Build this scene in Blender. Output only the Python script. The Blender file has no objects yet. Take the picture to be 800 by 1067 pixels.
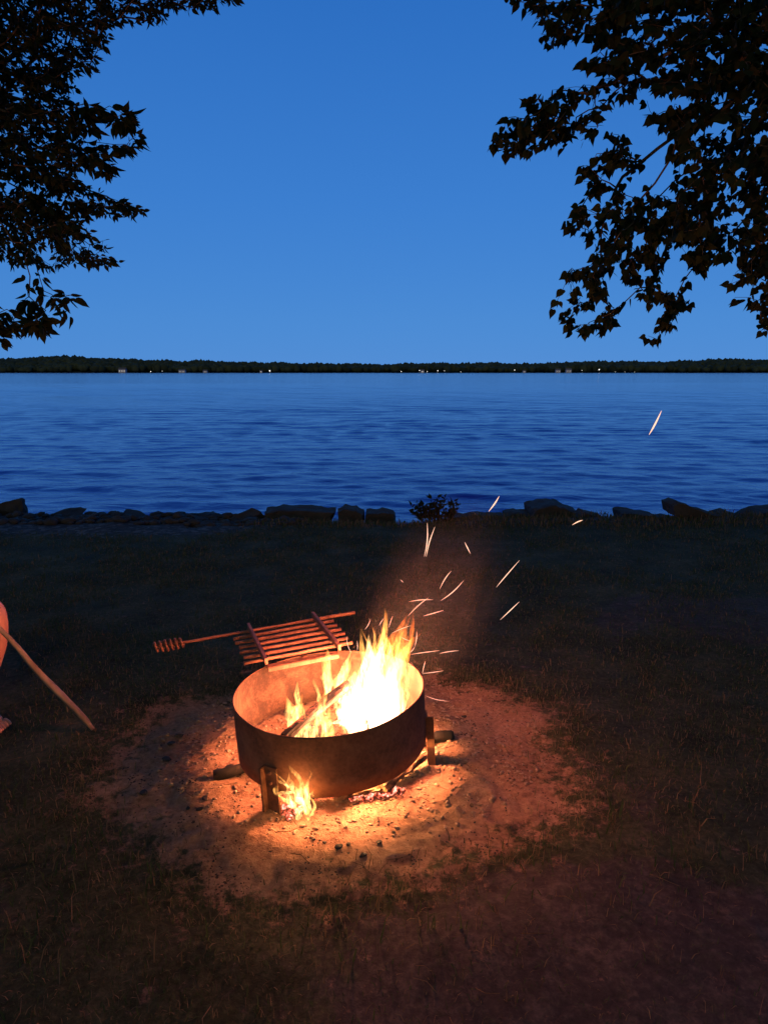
import bpy, math, random
import numpy as np
from mathutils import Vector, Matrix, noise as mnoise

R = math.radians
PI = math.pi
rnd = random.Random(7)
nrng = np.random.default_rng(11)
scene = bpy.context.scene
COL = scene.collection

# ------------------------------------------------------------------ camera
CAM_H = 1.59
F = 720.0            # focal length in pixels of the 800 px wide frame
PITCH = R(11.5)
cam_d = bpy.data.cameras.new('camera')
cam = bpy.data.objects.new('camera', cam_d)
COL.objects.link(cam)
cam.location = (0, 0, CAM_H)
cam.rotation_euler = (R(90) - PITCH, 0, 0)
cam_d.sensor_fit = 'HORIZONTAL'
cam_d.sensor_width = 36
cam_d.lens = F / 800 * 36
cam_d.clip_start = 0.05
cam_d.clip_end = 20000
scene.camera = cam

def at(px, py, z=None, Y=None):
    """world point seen at a place of the 800x1067 photograph, at height z or at distance Y"""
    u = (px - 400) / F
    v = (533.5 - py) / F
    d = Vector((u, math.cos(PITCH) + v * math.sin(PITCH), -math.sin(PITCH) + v * math.cos(PITCH)))
    if Y is not None:
        t = Y / d.y
    else:
        t = (z - CAM_H) / d.z
    return Vector((0, 0, CAM_H)) + d * t

# ------------------------------------------------------------------ object helpers
def tag(o, label=None, cat=None, group=None, kind=None):
    if label: o['label'] = label
    if cat: o['category'] = cat
    if group: o['group'] = group
    if kind: o['kind'] = kind
    return o

def empty(name, loc=(0, 0, 0), rot=(0, 0, 0)):
    o = bpy.data.objects.new(name, None)
    COL.objects.link(o)
    o.location = loc
    o.rotation_euler = rot
    o.empty_display_size = 0.1
    return o

class MB:
    def __init__(s):
        s.v = []; s.f = []; s.uv = {}
    def box(s, c, h, M=None):
        b = len(s.v)
        for dx in (-1, 1):
            for dy in (-1, 1):
                for dz in (-1, 1):
                    p = Vector((c[0] + dx * h[0], c[1] + dy * h[1], c[2] + dz * h[2]))
                    s.v.append(M @ p if M else p)
        for q in ((0, 1, 3, 2), (4, 6, 7, 5), (0, 4, 5, 1), (2, 3, 7, 6), (0, 2, 6, 4), (1, 5, 7, 3)):
            s.f.append([b + i for i in q])
        return s
    def tube(s, path, radii, n=8, flat=1.0, wob=0.0, seed=0, cap=True, up=None):
        """tube along path; flat squeezes the section in its second direction"""
        path = [Vector(p) for p in path]
        b0 = len(s.v)
        m = len(path)
        ref = Vector(up) if up else Vector((0.13, 0.21, 0.97))
        for i, p in enumerate(path):
            t = (path[min(i + 1, m - 1)] - path[max(i - 1, 0)])
            if t.length < 1e-9: t = Vector((0, 0, 1))
            t.normalize()
            r0 = ref if abs(t.dot(ref)) < 0.95 else Vector((1, 0, 0))
            a = t.cross(r0).normalized()
            c = a.cross(t).normalized()
            r = radii[i] if hasattr(radii, '__len__') else radii
            for k in range(n):
                th = 2 * PI * k / n
                rr = r
                if wob:
                    rr *= 1 + wob * mnoise.noise(Vector((math.cos(th) * 1.7 + seed, math.sin(th) * 1.7, i * 0.35 + seed * 3)))
                s.v.append(p + a * (math.cos(th) * rr) + c * (math.sin(th) * rr * flat))
        for i in range(m - 1):
            for k in range(n):
                a0 = b0 + i * n + k; a1 = b0 + i * n + (k + 1) % n
                s.f.append([a0, a1, a1 + n, a0 + n])
        if cap:
            s.f.append([b0 + k for k in range(n)][::-1])
            s.f.append([b0 + (m - 1) * n + k for k in range(n)])
        return s
    def build(s, name, mat, parent=None, smooth=True, fix=False):
        me = bpy.data.meshes.new(name)
        me.from_pydata([tuple(v) for v in s.v], [], s.f)
        me.update()
        if smooth:
            me.polygons.foreach_set('use_smooth', [True] * len(me.polygons))
        o = bpy.data.objects.new(name, me)
        COL.objects.link(o)
        if mat: me.materials.append(mat)
        if parent: o.parent = parent
        return o

def np_mesh(name, V, Fq, mat, parent=None, smooth=False, mats=None, midx=None):
    """V (n,3), Fq (m,k) all faces with k corners"""
    me = bpy.data.meshes.new(name)
    V = np.asarray(V, dtype=np.float32); Fq = np.asarray(Fq, dtype=np.int32)
    m, k = Fq.shape
    me.vertices.add(len(V)); me.vertices.foreach_set('co', V.ravel())
    me.loops.add(m * k); me.loops.foreach_set('vertex_index', Fq.ravel())
    me.polygons.add(m)
    me.polygons.foreach_set('loop_start', np.arange(0, m * k, k, dtype=np.int32))
    me.polygons.foreach_set('loop_total', np.full(m, k, dtype=np.int32))
    for mm in (mats or [mat]): me.materials.append(mm)
    if midx is not None: me.polygons.foreach_set('material_index', np.asarray(midx, dtype=np.int32))
    if smooth: me.polygons.foreach_set('use_smooth', np.ones(m, dtype=bool))
    me.update(calc_edges=True)
    me.validate()
    o = bpy.data.objects.new(name, me)
    COL.objects.link(o)
    if parent: o.parent = parent
    return o

def copy_tree(o, parent=None):
    c = o.copy(); COL.objects.link(c)
    if parent: c.parent = parent
    for ch in [x for x in o.children]:
        copy_tree(ch, c)
    return c

# numpy value noise
_T = nrng.random((256, 256))
def vnoise(x, y):
    xi = np.floor(x).astype(int); yi = np.floor(y).astype(int)
    fx = x - xi; fy = y - yi
    fx = fx * fx * (3 - 2 * fx); fy = fy * fy * (3 - 2 * fy)
    a = _T[xi & 255, yi & 255]; b = _T[(xi + 1) & 255, yi & 255]
    c = _T[xi & 255, (yi + 1) & 255]; d = _T[(xi + 1) & 255, (yi + 1) & 255]
    return (a + (b - a) * fx) * (1 - fy) + (c + (d - c) * fx) * fy
def fbm(x, y, o=4):
    s = 0; a = 0.5; t = 0
    for i in range(o):
        s = s + a * vnoise(x * 2 ** i + 17.3 * i, y * 2 ** i + 9.1 * i); t += a; a *= 0.5
    return s / t
def sstep(a, b, x):
    t = np.clip((x - a) / (b - a), 0, 1)
    return t * t * (3 - 2 * t)

# ------------------------------------------------------------------ materials
class N:
    def __init__(s, name):
        s.m = bpy.data.materials.new(name); s.m.use_nodes = True
        s.t = s.m.node_tree; s.t.nodes.clear()
        s.out = s.t.nodes.new('ShaderNodeOutputMaterial')
    def n(s, typ, ins=None, **kw):
        d = s.t.nodes.new(typ)
        for k, v in kw.items(): setattr(d, k, v)
        for k, v in (ins or {}).items():
            if hasattr(v, 'is_output') or isinstance(v, bpy.types.NodeSocket): s.t.links.new(v, d.inputs[k])
            else: d.inputs[k].default_value = v
        return d
    def link(s, a, b): s.t.links.new(a, b)
    def coord(s, kind='Object', scale=(1, 1, 1)):
        c = s.n('ShaderNodeTexCoord')
        mp = s.n('ShaderNodeMapping', {'Vector': c.outputs[kind], 'Scale': scale})
        return mp.outputs[0]
    def noise(s, vec, scale, detail=4, rough=0.55, dist=0.0):
        return s.n('ShaderNodeTexNoise', {'Vector': vec, 'Scale': scale, 'Detail': detail, 'Roughness': rough, 'Distortion': dist}).outputs['Fac']
    def ramp(s, fac, stops, interp='LINEAR'):
        r = s.n('ShaderNodeValToRGB', {'Fac': fac}); r.color_ramp.interpolation = interp
        el = r.color_ramp.elements
        while len(el) > 1: el.remove(el[-1])
        el[0].position = stops[0][0]; el[0].color = (*stops[0][1], 1)
        for p, c in stops[1:]:
            e = el.new(p); e.color = (*c, 1)
        return r.outputs[0]
    def mix(s, f, a, b, mode='MIX'):
        d = s.t.nodes.new('ShaderNodeMix'); d.data_type = 'RGBA'; d.blend_type = mode
        for i, v in ((0, f), (6, a), (7, b)):
            if isinstance(v, bpy.types.NodeSocket): s.t.links.new(v, d.inputs[i])
            elif i == 0: d.inputs[0].default_value = v
            else: d.inputs[i].default_value = (*v, 1) if len(v) == 3 else v
        return d.outputs[2]
    def math(s, op, a, b=0.0, clamp=False):
        d = s.n('ShaderNodeMath', operation=op); d.use_clamp = clamp
        for i, v in ((0, a), (1, b)):
            if isinstance(v, bpy.types.NodeSocket): s.t.links.new(v, d.inputs[i])
            else: d.inputs[i].default_value = v
        return d.outputs[0]
    def bump(s, h, strength=0.5, dist=0.01, normal=None):
        ins = {'Height': h, 'Strength': strength, 'Distance': dist}
        if normal: ins['Normal'] = normal
        return s.n('ShaderNodeBump', ins).outputs[0]
    def bsdf(s, color, rough=0.8, normal=None, **kw):
        b = s.t.nodes.new('ShaderNodeBsdfPrincipled')
        def setv(k, v):
            if isinstance(v, bpy.types.NodeSocket): s.t.links.new(v, b.inputs[k])
            else: b.inputs[k].default_value = v
        setv('Base Color', color if isinstance(color, bpy.types.NodeSocket) else (*color, 1))
        setv('Roughness', rough)
        if normal: setv('Normal', normal)
        for k, v in kw.items(): setv(k.replace('_', ' '), v)
        s.link(b.outputs[0], s.out.inputs[0])
        return b

def mat_simple(name, c1, c2, scale=8, rough=0.85, bump=0.4, bd=0.005, stretch=(1, 1, 1), **kw):
    m = N(name)
    co = m.coord('Object', stretch)
    f = m.noise(co, scale, 6, 0.6)
    col = m.ramp(f, [(0.3, c1), (0.7, c2)])
    f2 = m.noise(co, scale * 4, 5, 0.65)
    m.bsdf(col, rough, m.bump(f2, bump, bd), **kw)
    return m.m

# ground
def mat_ground():
    m = N('ground')
    a = m.n('ShaderNodeAttribute', attribute_name='cover')
    sep = m.n('ShaderNodeSeparateColor', {'Color': a.outputs['Color']})
    pit, bare, beach = sep.outputs[0], sep.outputs[1], sep.outputs[2]
    co = m.coord('Object')
    big = m.noise(co, 3.0, 5, 0.6)
    fine = m.noise(co, 45, 6, 0.7)
    fine2 = m.noise(co, 160, 4, 0.7)
    soil = m.ramp(m.math('ADD', m.math('MULTIPLY', big, 0.5), m.math('MULTIPLY', fine, 0.5)),
                  [(0.36, (0.018, 0.022, 0.010)), (0.5, (0.046, 0.054, 0.025)), (0.64, (0.11, 0.105, 0.055))])
    dirt = m.ramp(m.math('ADD', m.math('MULTIPLY', m.noise(co, 9, 5, 0.7), 0.5), m.math('MULTIPLY', fine, 0.5)), [(0.3, (0.022, 0.018, 0.016)), (0.5, (0.060, 0.048, 0.042)), (0.72, (0.15, 0.12, 0.10))])
    sand = m.ramp(m.math('ADD', m.math('MULTIPLY', big, 0.4), m.math('MULTIPLY', fine, 0.6)),
                  [(0.30, (0.10, 0.052, 0.034)), (0.5, (0.27, 0.155, 0.100)), (0.70, (0.44, 0.28, 0.19))])
    # charcoal crumbs and dark bits of leaf mixed in the sand
    cr = m.n('ShaderNodeTexVoronoi', {'Vector': co, 'Scale': 70, 'Randomness': 1.0})
    crf = m.math('LESS_THAN', cr.outputs['Distance'], m.math('MULTIPLY', m.math('SUBTRACT', m.noise(co, 7, 4, 0.7), 0.44, True), 1.7))
    sand = m.mix(m.math('MULTIPLY', crf, 0.85), sand, (0.03, 0.022, 0.018))
    peb = m.n('ShaderNodeTexVoronoi', {'Vector': co, 'Scale': 22})
    pebc = m.ramp(m.n('ShaderNodeSeparateColor', {'Color': peb.outputs['Color']}).outputs[0],
                  [(0.0, (0.03, 0.03, 0.032)), (0.6, (0.07, 0.068, 0.066)), (1.0, (0.14, 0.135, 0.13))])
    nz = m.noise(co, 14, 5, 0.7)
    def edge(mask, g=3.0):
        return m.math('ADD', m.math('MULTIPLY', m.math('SUBTRACT', m.math('ADD', mask, m.math('MULTIPLY', m.math('SUBTRACT', nz, 0.5), 2.6)), 0.5), g), 0.5, True)
    c = m.mix(edge(bare, 1.4), soil, dirt)
    c = m.mix(edge(beach), c, pebc)
    c = m.mix(edge(pit), c, sand)
    h = m.math('ADD', m.math('MULTIPLY', fine, 0.7), m.math('MULTIPLY', fine2, 0.35))
    h = m.math('SUBTRACT', h, m.math('MULTIPLY', m.math('MULTIPLY', peb.outputs['Distance'], beach), 1.2))
    m.bsdf(c, 0.92, m.bump(h, 0.9, 0.012), Specular_IOR_Level=0.2)
    return m.m

def mat_water():
    m = N('water')
    co = m.coord('Object', (0.55, 1.0, 1.0))
    n1 = m.noise(co, 1.6, 5, 0.6, 0.6)
    n2 = m.noise(m.coord('Object', (0.35, 1.0, 1.0)), 9.0, 4, 0.6, 0.4)
    nrm = m.bump(n2, 0.35, 0.016, m.bump(n1, 0.6, 0.08))
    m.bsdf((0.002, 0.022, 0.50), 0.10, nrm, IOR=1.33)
    return m.m

def mat_rust(name, base, hi, rough=0.7, met=0.25, scale=7):
    m = N(name)
    co = m.coord('Object')
    a = m.noise(co, scale, 7, 0.65, 0.5)
    b = m.noise(co, scale * 9, 5, 0.7)
    f = m.math('ADD', m.math('MULTIPLY', a, 0.65), m.math('MULTIPLY', b, 0.35))
    c = m.ramp(f, [(0.32, tuple(x * 0.35 for x in base)), (0.47, base), (0.62, hi)])
    m.bsdf(c, rough, m.bump(b, 0.5, 0.002), Metallic=met)
    return m.m

def mat_log(name, bark, wood, char=0.5, glow=0.0):
    """wood with charred patches; where it still burns the cracks give off light"""
    m = N(name)
    co = m.coord('Object')
    g = m.noise(m.coord('Object', (1, 1, 1)), 26, 6, 0.7, 0.8)
    f = m.noise(co, 9, 5, 0.65)
    c = m.ramp(g, [(0.3, bark), (0.62, wood)])
    chf = m.ramp(f, [(max(0, char - 0.06), (1, 1, 1)), (char + 0.06, (0, 0, 0))])
    c = m.mix(chf, c, (0.012, 0.010, 0.009))
    kw = {}
    b = m.bsdf(c, 0.9, m.bump(g, 0.8, 0.006))
    if glow:
        wv = m.noise(m.coord('Object', (1, 1, 2.2)), 38, 5, 0.75, 2.5)
        cr = m.ramp(wv, [(0.47, (0, 0, 0)), (0.50, (1, 1, 1)), (0.53, (0, 0, 0))])
        e = m.math('MULTIPLY', m.math('MULTIPLY', cr, m.ramp(m.noise(co, 10, 4, .6), [(0.48, (0, 0, 0)), (0.62, (1, 1, 1))])), glow)
        b.inputs['Emission Color'].default_value = (1.0, 0.16, 0.06, 1)
        m.link(e, b.inputs['Emission Strength'])
    return m.m

def mat_flame(name, low, high, strength, top=0.6, sc=1.0):
    """burning gas: light added over what lies behind; streaks along the tongue, thin at its rim"""
    m = N(name)
    uv = m.n('ShaderNodeUVMap').outputs[0]
    sp = m.n('ShaderNodeSeparateXYZ', {'Vector': uv})
    s_, t_ = sp.outputs[0], sp.outputs[1]
    co = m.coord('Object', (30 * sc, 30 * sc, 7 * sc))
    st = m.noise(co, 1.0, 5, 0.62, 1.6)
    st = m.ramp(st, [(0.36, (0.0, 0.0, 0.0)), (0.50, (0.35,) * 3), (0.66, (1, 1, 1))])
    lw = m.n('ShaderNodeLayerWeight', {'Blend': 0.5})
    face = m.math('POWER', m.math('SUBTRACT', 1.0, lw.outputs['Facing'], True), 1.3)
    tip = m.math('SUBTRACT', 1.0, m.math('POWER', t_, 2.2), True)
    k = m.math('MULTIPLY', m.math('MULTIPLY', st, face), tip)
    col = m.mix(t_, low, high)
    e = m.n('ShaderNodeEmission', {'Color': col, 'Strength': m.math('MULTIPLY', k, strength)})
    tr = m.n('ShaderNodeBsdfTransparent')
    ad = m.n('ShaderNodeAddShader')
    m.link(e.outputs[0], ad.inputs[0]); m.link(tr.outputs[0], ad.inputs[1])
    m.link(ad.outputs[0], m.out.inputs[0])
    return m.m

def mat_emit(name, col, s):
    m = N(name)
    e = m.n('ShaderNodeEmission', {'Color': (*col, 1), 'Strength': s})
    m.link(e.outputs[0], m.out.inputs[0])
    return m.m

def mat_leaf(name, c1, c2, tl=0.25):
    m = N(name)
    gi = m.n('ShaderNodeNewGeometry')
    c = m.ramp(gi.outputs['Random Per Island'], [(0, c1), (1, c2)])
    b = m.bsdf(c, 0.75, Specular_IOR_Level=0.12)
    t = m.n('ShaderNodeBsdfTranslucent', {'Color': c})
    mx = m.n('ShaderNodeMixShader', {0: tl})
    m.link(b.outputs[0], mx.inputs[1]); m.link(t.outputs[0], mx.inputs[2])
    m.link(mx.outputs[0], m.out.inputs[0])
    return m.m

M_ground = mat_ground()
M_water = mat_water()
M_ring = mat_rust('rusted_steel_outside', (0.16, 0.066, 0.034), (0.26, 0.115, 0.06), 0.75, 0.1)
M_ring_in = mat_rust('burnt_steel_inside', (0.040, 0.019, 0.011), (0.12, 0.066, 0.040), 0.85, 0.0, 11)
M_grate = mat_rust('rusted_bar_steel', (0.20, 0.085, 0.05), (0.34, 0.16, 0.10), 0.65, 0.2, 14)
M_rock = mat_simple('shore_rock', (0.022, 0.023, 0.024), (0.055, 0.055, 0.054), 6, 0.9, 0.8, 0.02)
M_bark = mat_simple('tree_bark', (0.03, 0.025, 0.02), (0.09, 0.075, 0.06), 9, 0.95, 1.0, 0.02, (1, 1, 0.25))
M_log = mat_log('half_burnt_wood', (0.10, 0.055, 0.03), (0.42, 0.27, 0.15), 0.46)
M_char = mat_log('charred_log', (0.05, 0.03, 0.02), (0.16, 0.09, 0.055), 0.62)
M_burn = mat_log('burning_log', (0.10, 0.05, 0.03), (0.30, 0.17, 0.10), 0.60, 5.0)
M_coal = mat_simple('charcoal', (0.008, 0.008, 0.008), (0.03, 0.027, 0.025), 30, 0.8, 0.8, 0.004)
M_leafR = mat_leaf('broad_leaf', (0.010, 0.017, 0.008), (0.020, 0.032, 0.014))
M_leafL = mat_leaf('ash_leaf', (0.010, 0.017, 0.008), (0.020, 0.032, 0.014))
M_grass = mat_leaf('grass_blade', (0.040, 0.070, 0.022), (0.080, 0.110, 0.042), 0.3)
M_straw = mat_leaf('dry_grass_blade', (0.10, 0.072, 0.036), (0.24, 0.175, 0.10), 0.3)
M_litter = mat_leaf('fallen_leaf', (0.05, 0.03, 0.018), (0.20, 0.14, 0.08), 0.1)

# ------------------------------------------------------------------ ground
RC = Vector((-0.208, 2.615, 0.0))          # centre of the fire ring on the ground

def ground_z(x, y):
    x = np.asarray(x, dtype=float); y = np.asarray(y, dtype=float)
    z = (fbm(x * 0.9 + 40, y * 0.9 + 40, 3) - 0.5) * 0.05
    near = sstep(14, 6, np.hypot(x, y - 3))
    z = z + near * ((fbm(x * 6 + 5, y * 6 + 7, 4) - 0.5) * 0.022)
    r = np.hypot(x - RC.x, y - RC.y)
    z = z * (0.25 + 0.75 * sstep(0.3, 1.6, r))
    pit = sstep(1.3, 0.7, r)
    z = z + pit * (fbm(x * 22, y * 22, 4) - 0.5) * 0.022 + 0.018 * sstep(0.8, 1.05, r) * sstep(1.6, 1.1, r)
    # shore: bank on the right, stony beach on the left
    left = sstep(-0.9, -2.0, x)
    y0 = 7.35 * (1 - left) + 6.9 * left + (fbm(x * 0.8, x * 0 + 3, 3) - 0.5) * 0.7
    y1 = 8.6 * (1 - left) + 10.4 * left
    z = z - 0.55 * sstep(y0, y1, y) ** (1.0) - 1.6 * sstep(8.8, 30, y)
    z = z + left * sstep(6.8, 7.8, y) * sstep(12, 10, y) * (fbm(x * 4, y * 4, 4) - 0.5) * 0.26
    far = sstep(1180, 1210, y)
    z = z + far * 2.6
    return z

def covers(x, y):
    r = np.hypot((x - RC.x - 0.03) / 1.12, (y - RC.y - 0.12) / 0.95)
    ang = np.arctan2(y - RC.y, x - RC.x)
    wob = (fbm(np.cos(ang) * 2.5 + 9, np.sin(ang) * 2.5 + 9, 4) - 0.5) * 0.5
    pit = sstep(1.12, 0.62, r + wob)
    # bare trodden dirt in front on the right, a bare patch far right
    wx = (fbm(x * 2.2 + 11, y * 2.2 + 2, 4) - .5) * .9; wy = (fbm(x * 2.2 + 31, y * 2.2 + 22, 4) - .5) * .9
    x0, y0_ = x, y; x = x + wx; y = y + wy * .7
    d1 = sstep(1.0, 0.55, np.hypot((x - 0.62) / 1.15, (y - 1.42) / 0.62))
    d2 = sstep(1.0, 0.7, np.hypot((x - 2.15) / 0.95, (y - 4.35) / 0.62))
    d3 = sstep(0.60, 0.74, fbm(x * 1.3 + 3, y * 1.3 + 8, 3)) * 0.6 * sstep(6, 4, y)
    x, y = x0, y0_
    d2 = d2 * 0.75
    bare = np.maximum(np.maximum(d1, d2), d3)
    beach = sstep(6.9, 7.5, y - (-0.5) * sstep(-0.9, -2.0, x))
    return pit, bare, beach

def build_ground():
    def axis(a, b, step, lo, hi, g=1.14):
        xs = list(np.arange(a, b, step))
        s = step; x = xs[-1]
        while x < hi:
            s = s * g; x += s; xs.append(x)
        s = step; x = xs[0]; pre = []
        while x > lo:
            s = s * g; x -= s; pre.append(x)
        return np.array(pre[::-1] + xs)
    xs = axis(-1.9, 1.7, 0.013, -3500, 3500, 1.09)
    ys = axis(1.1, 4.3, 0.013, -60, 4500, 1.055)
    X, Y = np.meshgrid(xs, ys)
    Z = ground_z(X, Y)
    V = np.stack([X, Y, Z], -1).reshape(-1, 3)
    nx, ny = len(xs), len(ys)
    i = np.arange(nx * ny).reshape(ny, nx)
    Fq = np.stack([i[:-1, :-1], i[:-1, 1:], i[1:, 1:], i[1:, :-1]], -1).reshape(-1, 4)
    o = np_mesh('ground', V, Fq, M_ground, smooth=True)
    p, b, e = covers(X, Y)
    c = np.stack([p, b, e, np.ones_like(p)], -1).reshape(-1, 4).astype(np.float32)
    at_ = o.data.color_attributes.new('cover', 'FLOAT_COLOR', 'POINT')
    at_.data.foreach_set('color', c.ravel())
    tag(o, kind='structure')
build_ground()

def gz(x, y): return float(ground_z(x, y))

# ------------------------------------------------------------------ lake
WZ = -0.45
def build_water():
    ys = [7.3]
    while ys[-1] < 130: ys.append(ys[-1] + 0.026 + (ys[-1] - 7.3) * 0.007)
    fl = len(ys)
    while ys[-1] < 1300: ys.append(ys[-1] * 1.06)
    ys = np.array(ys)
    us = np.linspace(-1, 1, 330)
    Yg, U = np.meshgrid(ys, us, indexing='ij')
    W = 9 + (Yg - 7.3) * 1.15
    X = U * W
    rng = np.random.default_rng(3)
    Z = np.zeros_like(X)
    gust = 0.5 + fbm(X * 0.05 + 30, Yg * 0.16 + 30, 3)
    for k in range(70):
        L = rng.uniform(0.25, 1.0) ** 1.0 * (2.6 if k < 12 else 1.0)
        th = rng.normal(-PI / 2, 0.30)
        A = 0.0026 * L ** 0.85
        ph = rng.uniform(0, 2 * PI)
        kx, ky = math.cos(th) * 2 * PI / L, math.sin(th) * 2 * PI / L
        cell = 0.026 + (Yg - 7.3) * 0.007
        att = sstep(0.45, 0.2, cell / L)
        w = np.sin(kx * X + ky * Yg + ph + 1.2 * vnoise(X * 0.3 + k, Yg * 0.3 + k))
        Z += A * att * (w + 0.25 * w * w)
    Z = WZ + Z * gust * (0.55 + 0.45 * sstep(8, 11, Yg))
    V = np.stack([X, Yg, Z], -1).reshape(-1, 3)
    ny, nx = X.shape
    i = np.arange(nx * ny).reshape(ny, nx)
    Fq = np.stack([i[:-1, :-1], i[:-1, 1:], i[1:, 1:], i[1:, :-1]], -1).reshape(-1, 4)
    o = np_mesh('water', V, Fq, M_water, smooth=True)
    tag(o, kind='structure')
build_water()

# ------------------------------------------------------------------ far shore
FY = 1215.0
M_hill = mat_simple('far_hill', (0.018, 0.024, 0.012), (0.035, 0.045, 0.02), 0.02, 1.0, 0, 0.1)
M_wood = mat_leaf('far_foliage', (0.035, 0.048, 0.024), (0.080, 0.10, 0.050), 0.05)
prof = [(-420, 374), (-200, 373), (0, 373.6), (55, 371.8), (110, 372.5), (200, 376.4), (300, 378.6), (420, 378.8), (520, 378.4),
        (600, 377.6), (680, 376.2), (730, 374.6), (800, 374.2), (950, 374), (1200, 376)]
def ridge(x):
    px = 400 + x / (FY + 130) * 0.98 * F
    py = np.interp(px, [p[0] for p in prof], [p[1] for p in prof])
    return (387.0 - py) / F * (FY + 130) * 0.99 + CAM_H
def hill_z(x, y):
    t = sstep(FY, FY + 130, y)
    return -0.2 + t * np.maximum(ridge(x) - 12.5, 1.0)
xs = np.linspace(-1300, 1300, 200); ys = np.linspace(FY - 15, FY + 500, 24)
X, Y = np.meshgrid(xs, ys)
Z = hill_z(X, Y); Z[0, :] = -4
V = np.stack([X, Y, Z], -1).reshape(-1, 3)
i = np.arange(X.size).reshape(X.shape)
Fq = np.stack([i[:-1, :-1], i[:-1, 1:], i[1:, 1:], i[1:, :-1]], -1).reshape(-1, 4)
tag(np_mesh('hills', V, Fq, M_hill, smooth=True), kind='structure')

def far_woods():
    import bmesh
    bm = bmesh.new(); bmesh.ops.create_icosphere(bm, subdivisions=1, radius=1)
    iv = np.array([v.co[:] for v in bm.verts]); itf = np.array([[v.index for v in f.verts] for f in bm.faces]); bm.free()
    n = 9000
    x = nrng.uniform(-1050, 1050, n); y = FY + 4 + nrng.random(n) ** 0.8 * 170
    z = hill_z(x, y)
    h = nrng.uniform(9, 13.5, n) * (0.75 + 0.5 * vnoise(x * 0.02 + 4, y * 0.02))
    w = nrng.uniform(5.0, 9.0, n)
    V = []
    for k in range(len(iv)):
        j = 1 + (nrng.random(n) - 0.5) * 0.5
        V.append(np.stack([x + iv[k, 0] * w * j, y + iv[k, 1] * w * j, z + h * 0.48 + iv[k, 2] * h * 0.52 * j], -1))
    V = np.stack(V, 1).reshape(-1, 3)
    Fq = (itf[None] + (np.arange(n) * len(iv))[:, None, None]).reshape(-1, 3)
    o = np_mesh('woods', V, Fq, M_wood)
    tag(o, 'dark wooded shoreline far across the lake', 'woods', kind='stuff')
far_woods()

M_white = mat_simple('white_siding', (0.6, 0.6, 0.6), (0.8, 0.8, 0.78), 3, 0.7, 0.1)
M_roof = mat_simple('grey_shingle', (0.10, 0.10, 0.10), (0.18, 0.17, 0.17), 3, 0.9, 0.1)
M_lit = mat_emit('lit_window', (1.0, 0.9, 0.78), .9)
M_lamp = mat_emit('shore_lamp_glow', (1.0, 0.95, 0.88), 2.6)
M_post = mat_simple('grey_post', (0.1, 0.1, 0.1), (0.2, 0.2, 0.2), 3)
def far_house(px, w, h, label, lit=1.0, front=0.0):
    c = at(px, 387, Y=FY - 6 - front)
    t = empty('house', (c.x, FY - 6 - front, -0.2))
    d = w * 0.7
    b = MB(); b.box((0, 0, h / 2 - 0.1), (w / 2, d / 2, h / 2 + 0.1)); wl = b.build('wall', M_white, t, False)
    r = MB(); e = 0.5; rh = h * 0.55
    r.v = [Vector(p) for p in ((-w / 2 - e, -d / 2 - e, h + 0.01), (w / 2 + e, -d / 2 - e, h + 0.01), (w / 2 + e, d / 2 + e, h + 0.01), (-w / 2 - e, d / 2 + e, h + 0.01),
                               (-w / 2 - e, 0, h + rh), (w / 2 + e, 0, h + rh))]
    r.f = [[0, 1, 5, 4], [2, 3, 4, 5], [0, 4, 3], [1, 2, 5], [3, 2, 1, 0]]
    r.build('roof', M_roof, t, False)
    for k in range(max(1, int(w / 4))):
        q = MB(); q.box((-w / 2 + (k + 0.5) * w / max(1, int(w / 4)), -d / 2 - 0.06, h * 0.5), (0.6 * lit, 0.05, 0.6 * lit))
        q.build('window', M_lit, t, False)
    tag(t, label, 'house', 'houses along the far shore')
def shore_lamp(px, s, h, label):
    c = at(px, 387, Y=FY - 18)
    t = empty('shore_lamp', (c.x, FY - 18, -0.6))
    b = MB(); b.tube([(0, 0, 0), (0, 0, h)], [0.12, 0.09], 8); b.build('post', M_post, t)
    b = MB(); b.tube([(0, 0, h + 0.002), (0, 0, h + s * 0.3), (0, 0, h + s), (0, 0, h + s * 1.6), (0, 0, h + s * 1.9)], [s * 0.5, s * 0.85, s, s * 0.7, s * 0.1], 10)
    b.build('lamp_head', M_lamp, t)
    tag(t, label, 'lamp', 'lamps along the far shoreline')
far_house(128, 12, 5.5, 'largest white house on the far shore, leftmost of the houses')
far_house(190, 11, 4.0, 'pale house on the far shore, second house from the left', 0.6)
far_house(214, 7, 3.2, 'small dim house on the far shore, third house from the left', 0.5)
far_house(272, 4, 3.0, 'tiny pale hut beside the bright lamp left of centre on the far shore', 0.8)
far_house(440, 6, 3.6, 'white house with lamps on both sides across the lake above the sparks', 1.0)
far_house(546, 5, 3.0, 'faint hut just right of a shore lamp, straight above the rightmost tall spark', 0.5)
far_house(581, 8, 4.5, 'gabled pale house on the far shore, second house from the right', 0.5)
far_house(592, 9, 5.0, 'rightmost pale gabled house on the far shore left of the last bright lamp', 0.5)
lamps = [(157, 0.55, 1.6), (169, 0.35, 2.6), (281, 0.95, 2.6), (418, 0.55, 1.6), (437, 0.6, 3.5), (445, 0.5, 1.6), (456, 0.65, 3.0), (463, 0.4, 3.2),
         (480, 0.35, 1.2), (536, 0.6, 4.2), (606, 0.4, 3.6), (624, 0.9, 4.6), (641, 0.25, 1.3), (651, 0.25, 1.3), (661, 0.22, 1.3)]
ordn = ['leftmost', 'second from left', 'third from left, big and bright', 'fourth from left', 'fifth from left', 'sixth from left', 'seventh from left', 'eighth from left',
        'ninth from left', 'tenth from left', 'eleventh from left', 'very bright, fourth from the right', 'third from the right', 'second from the right', 'rightmost']
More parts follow.
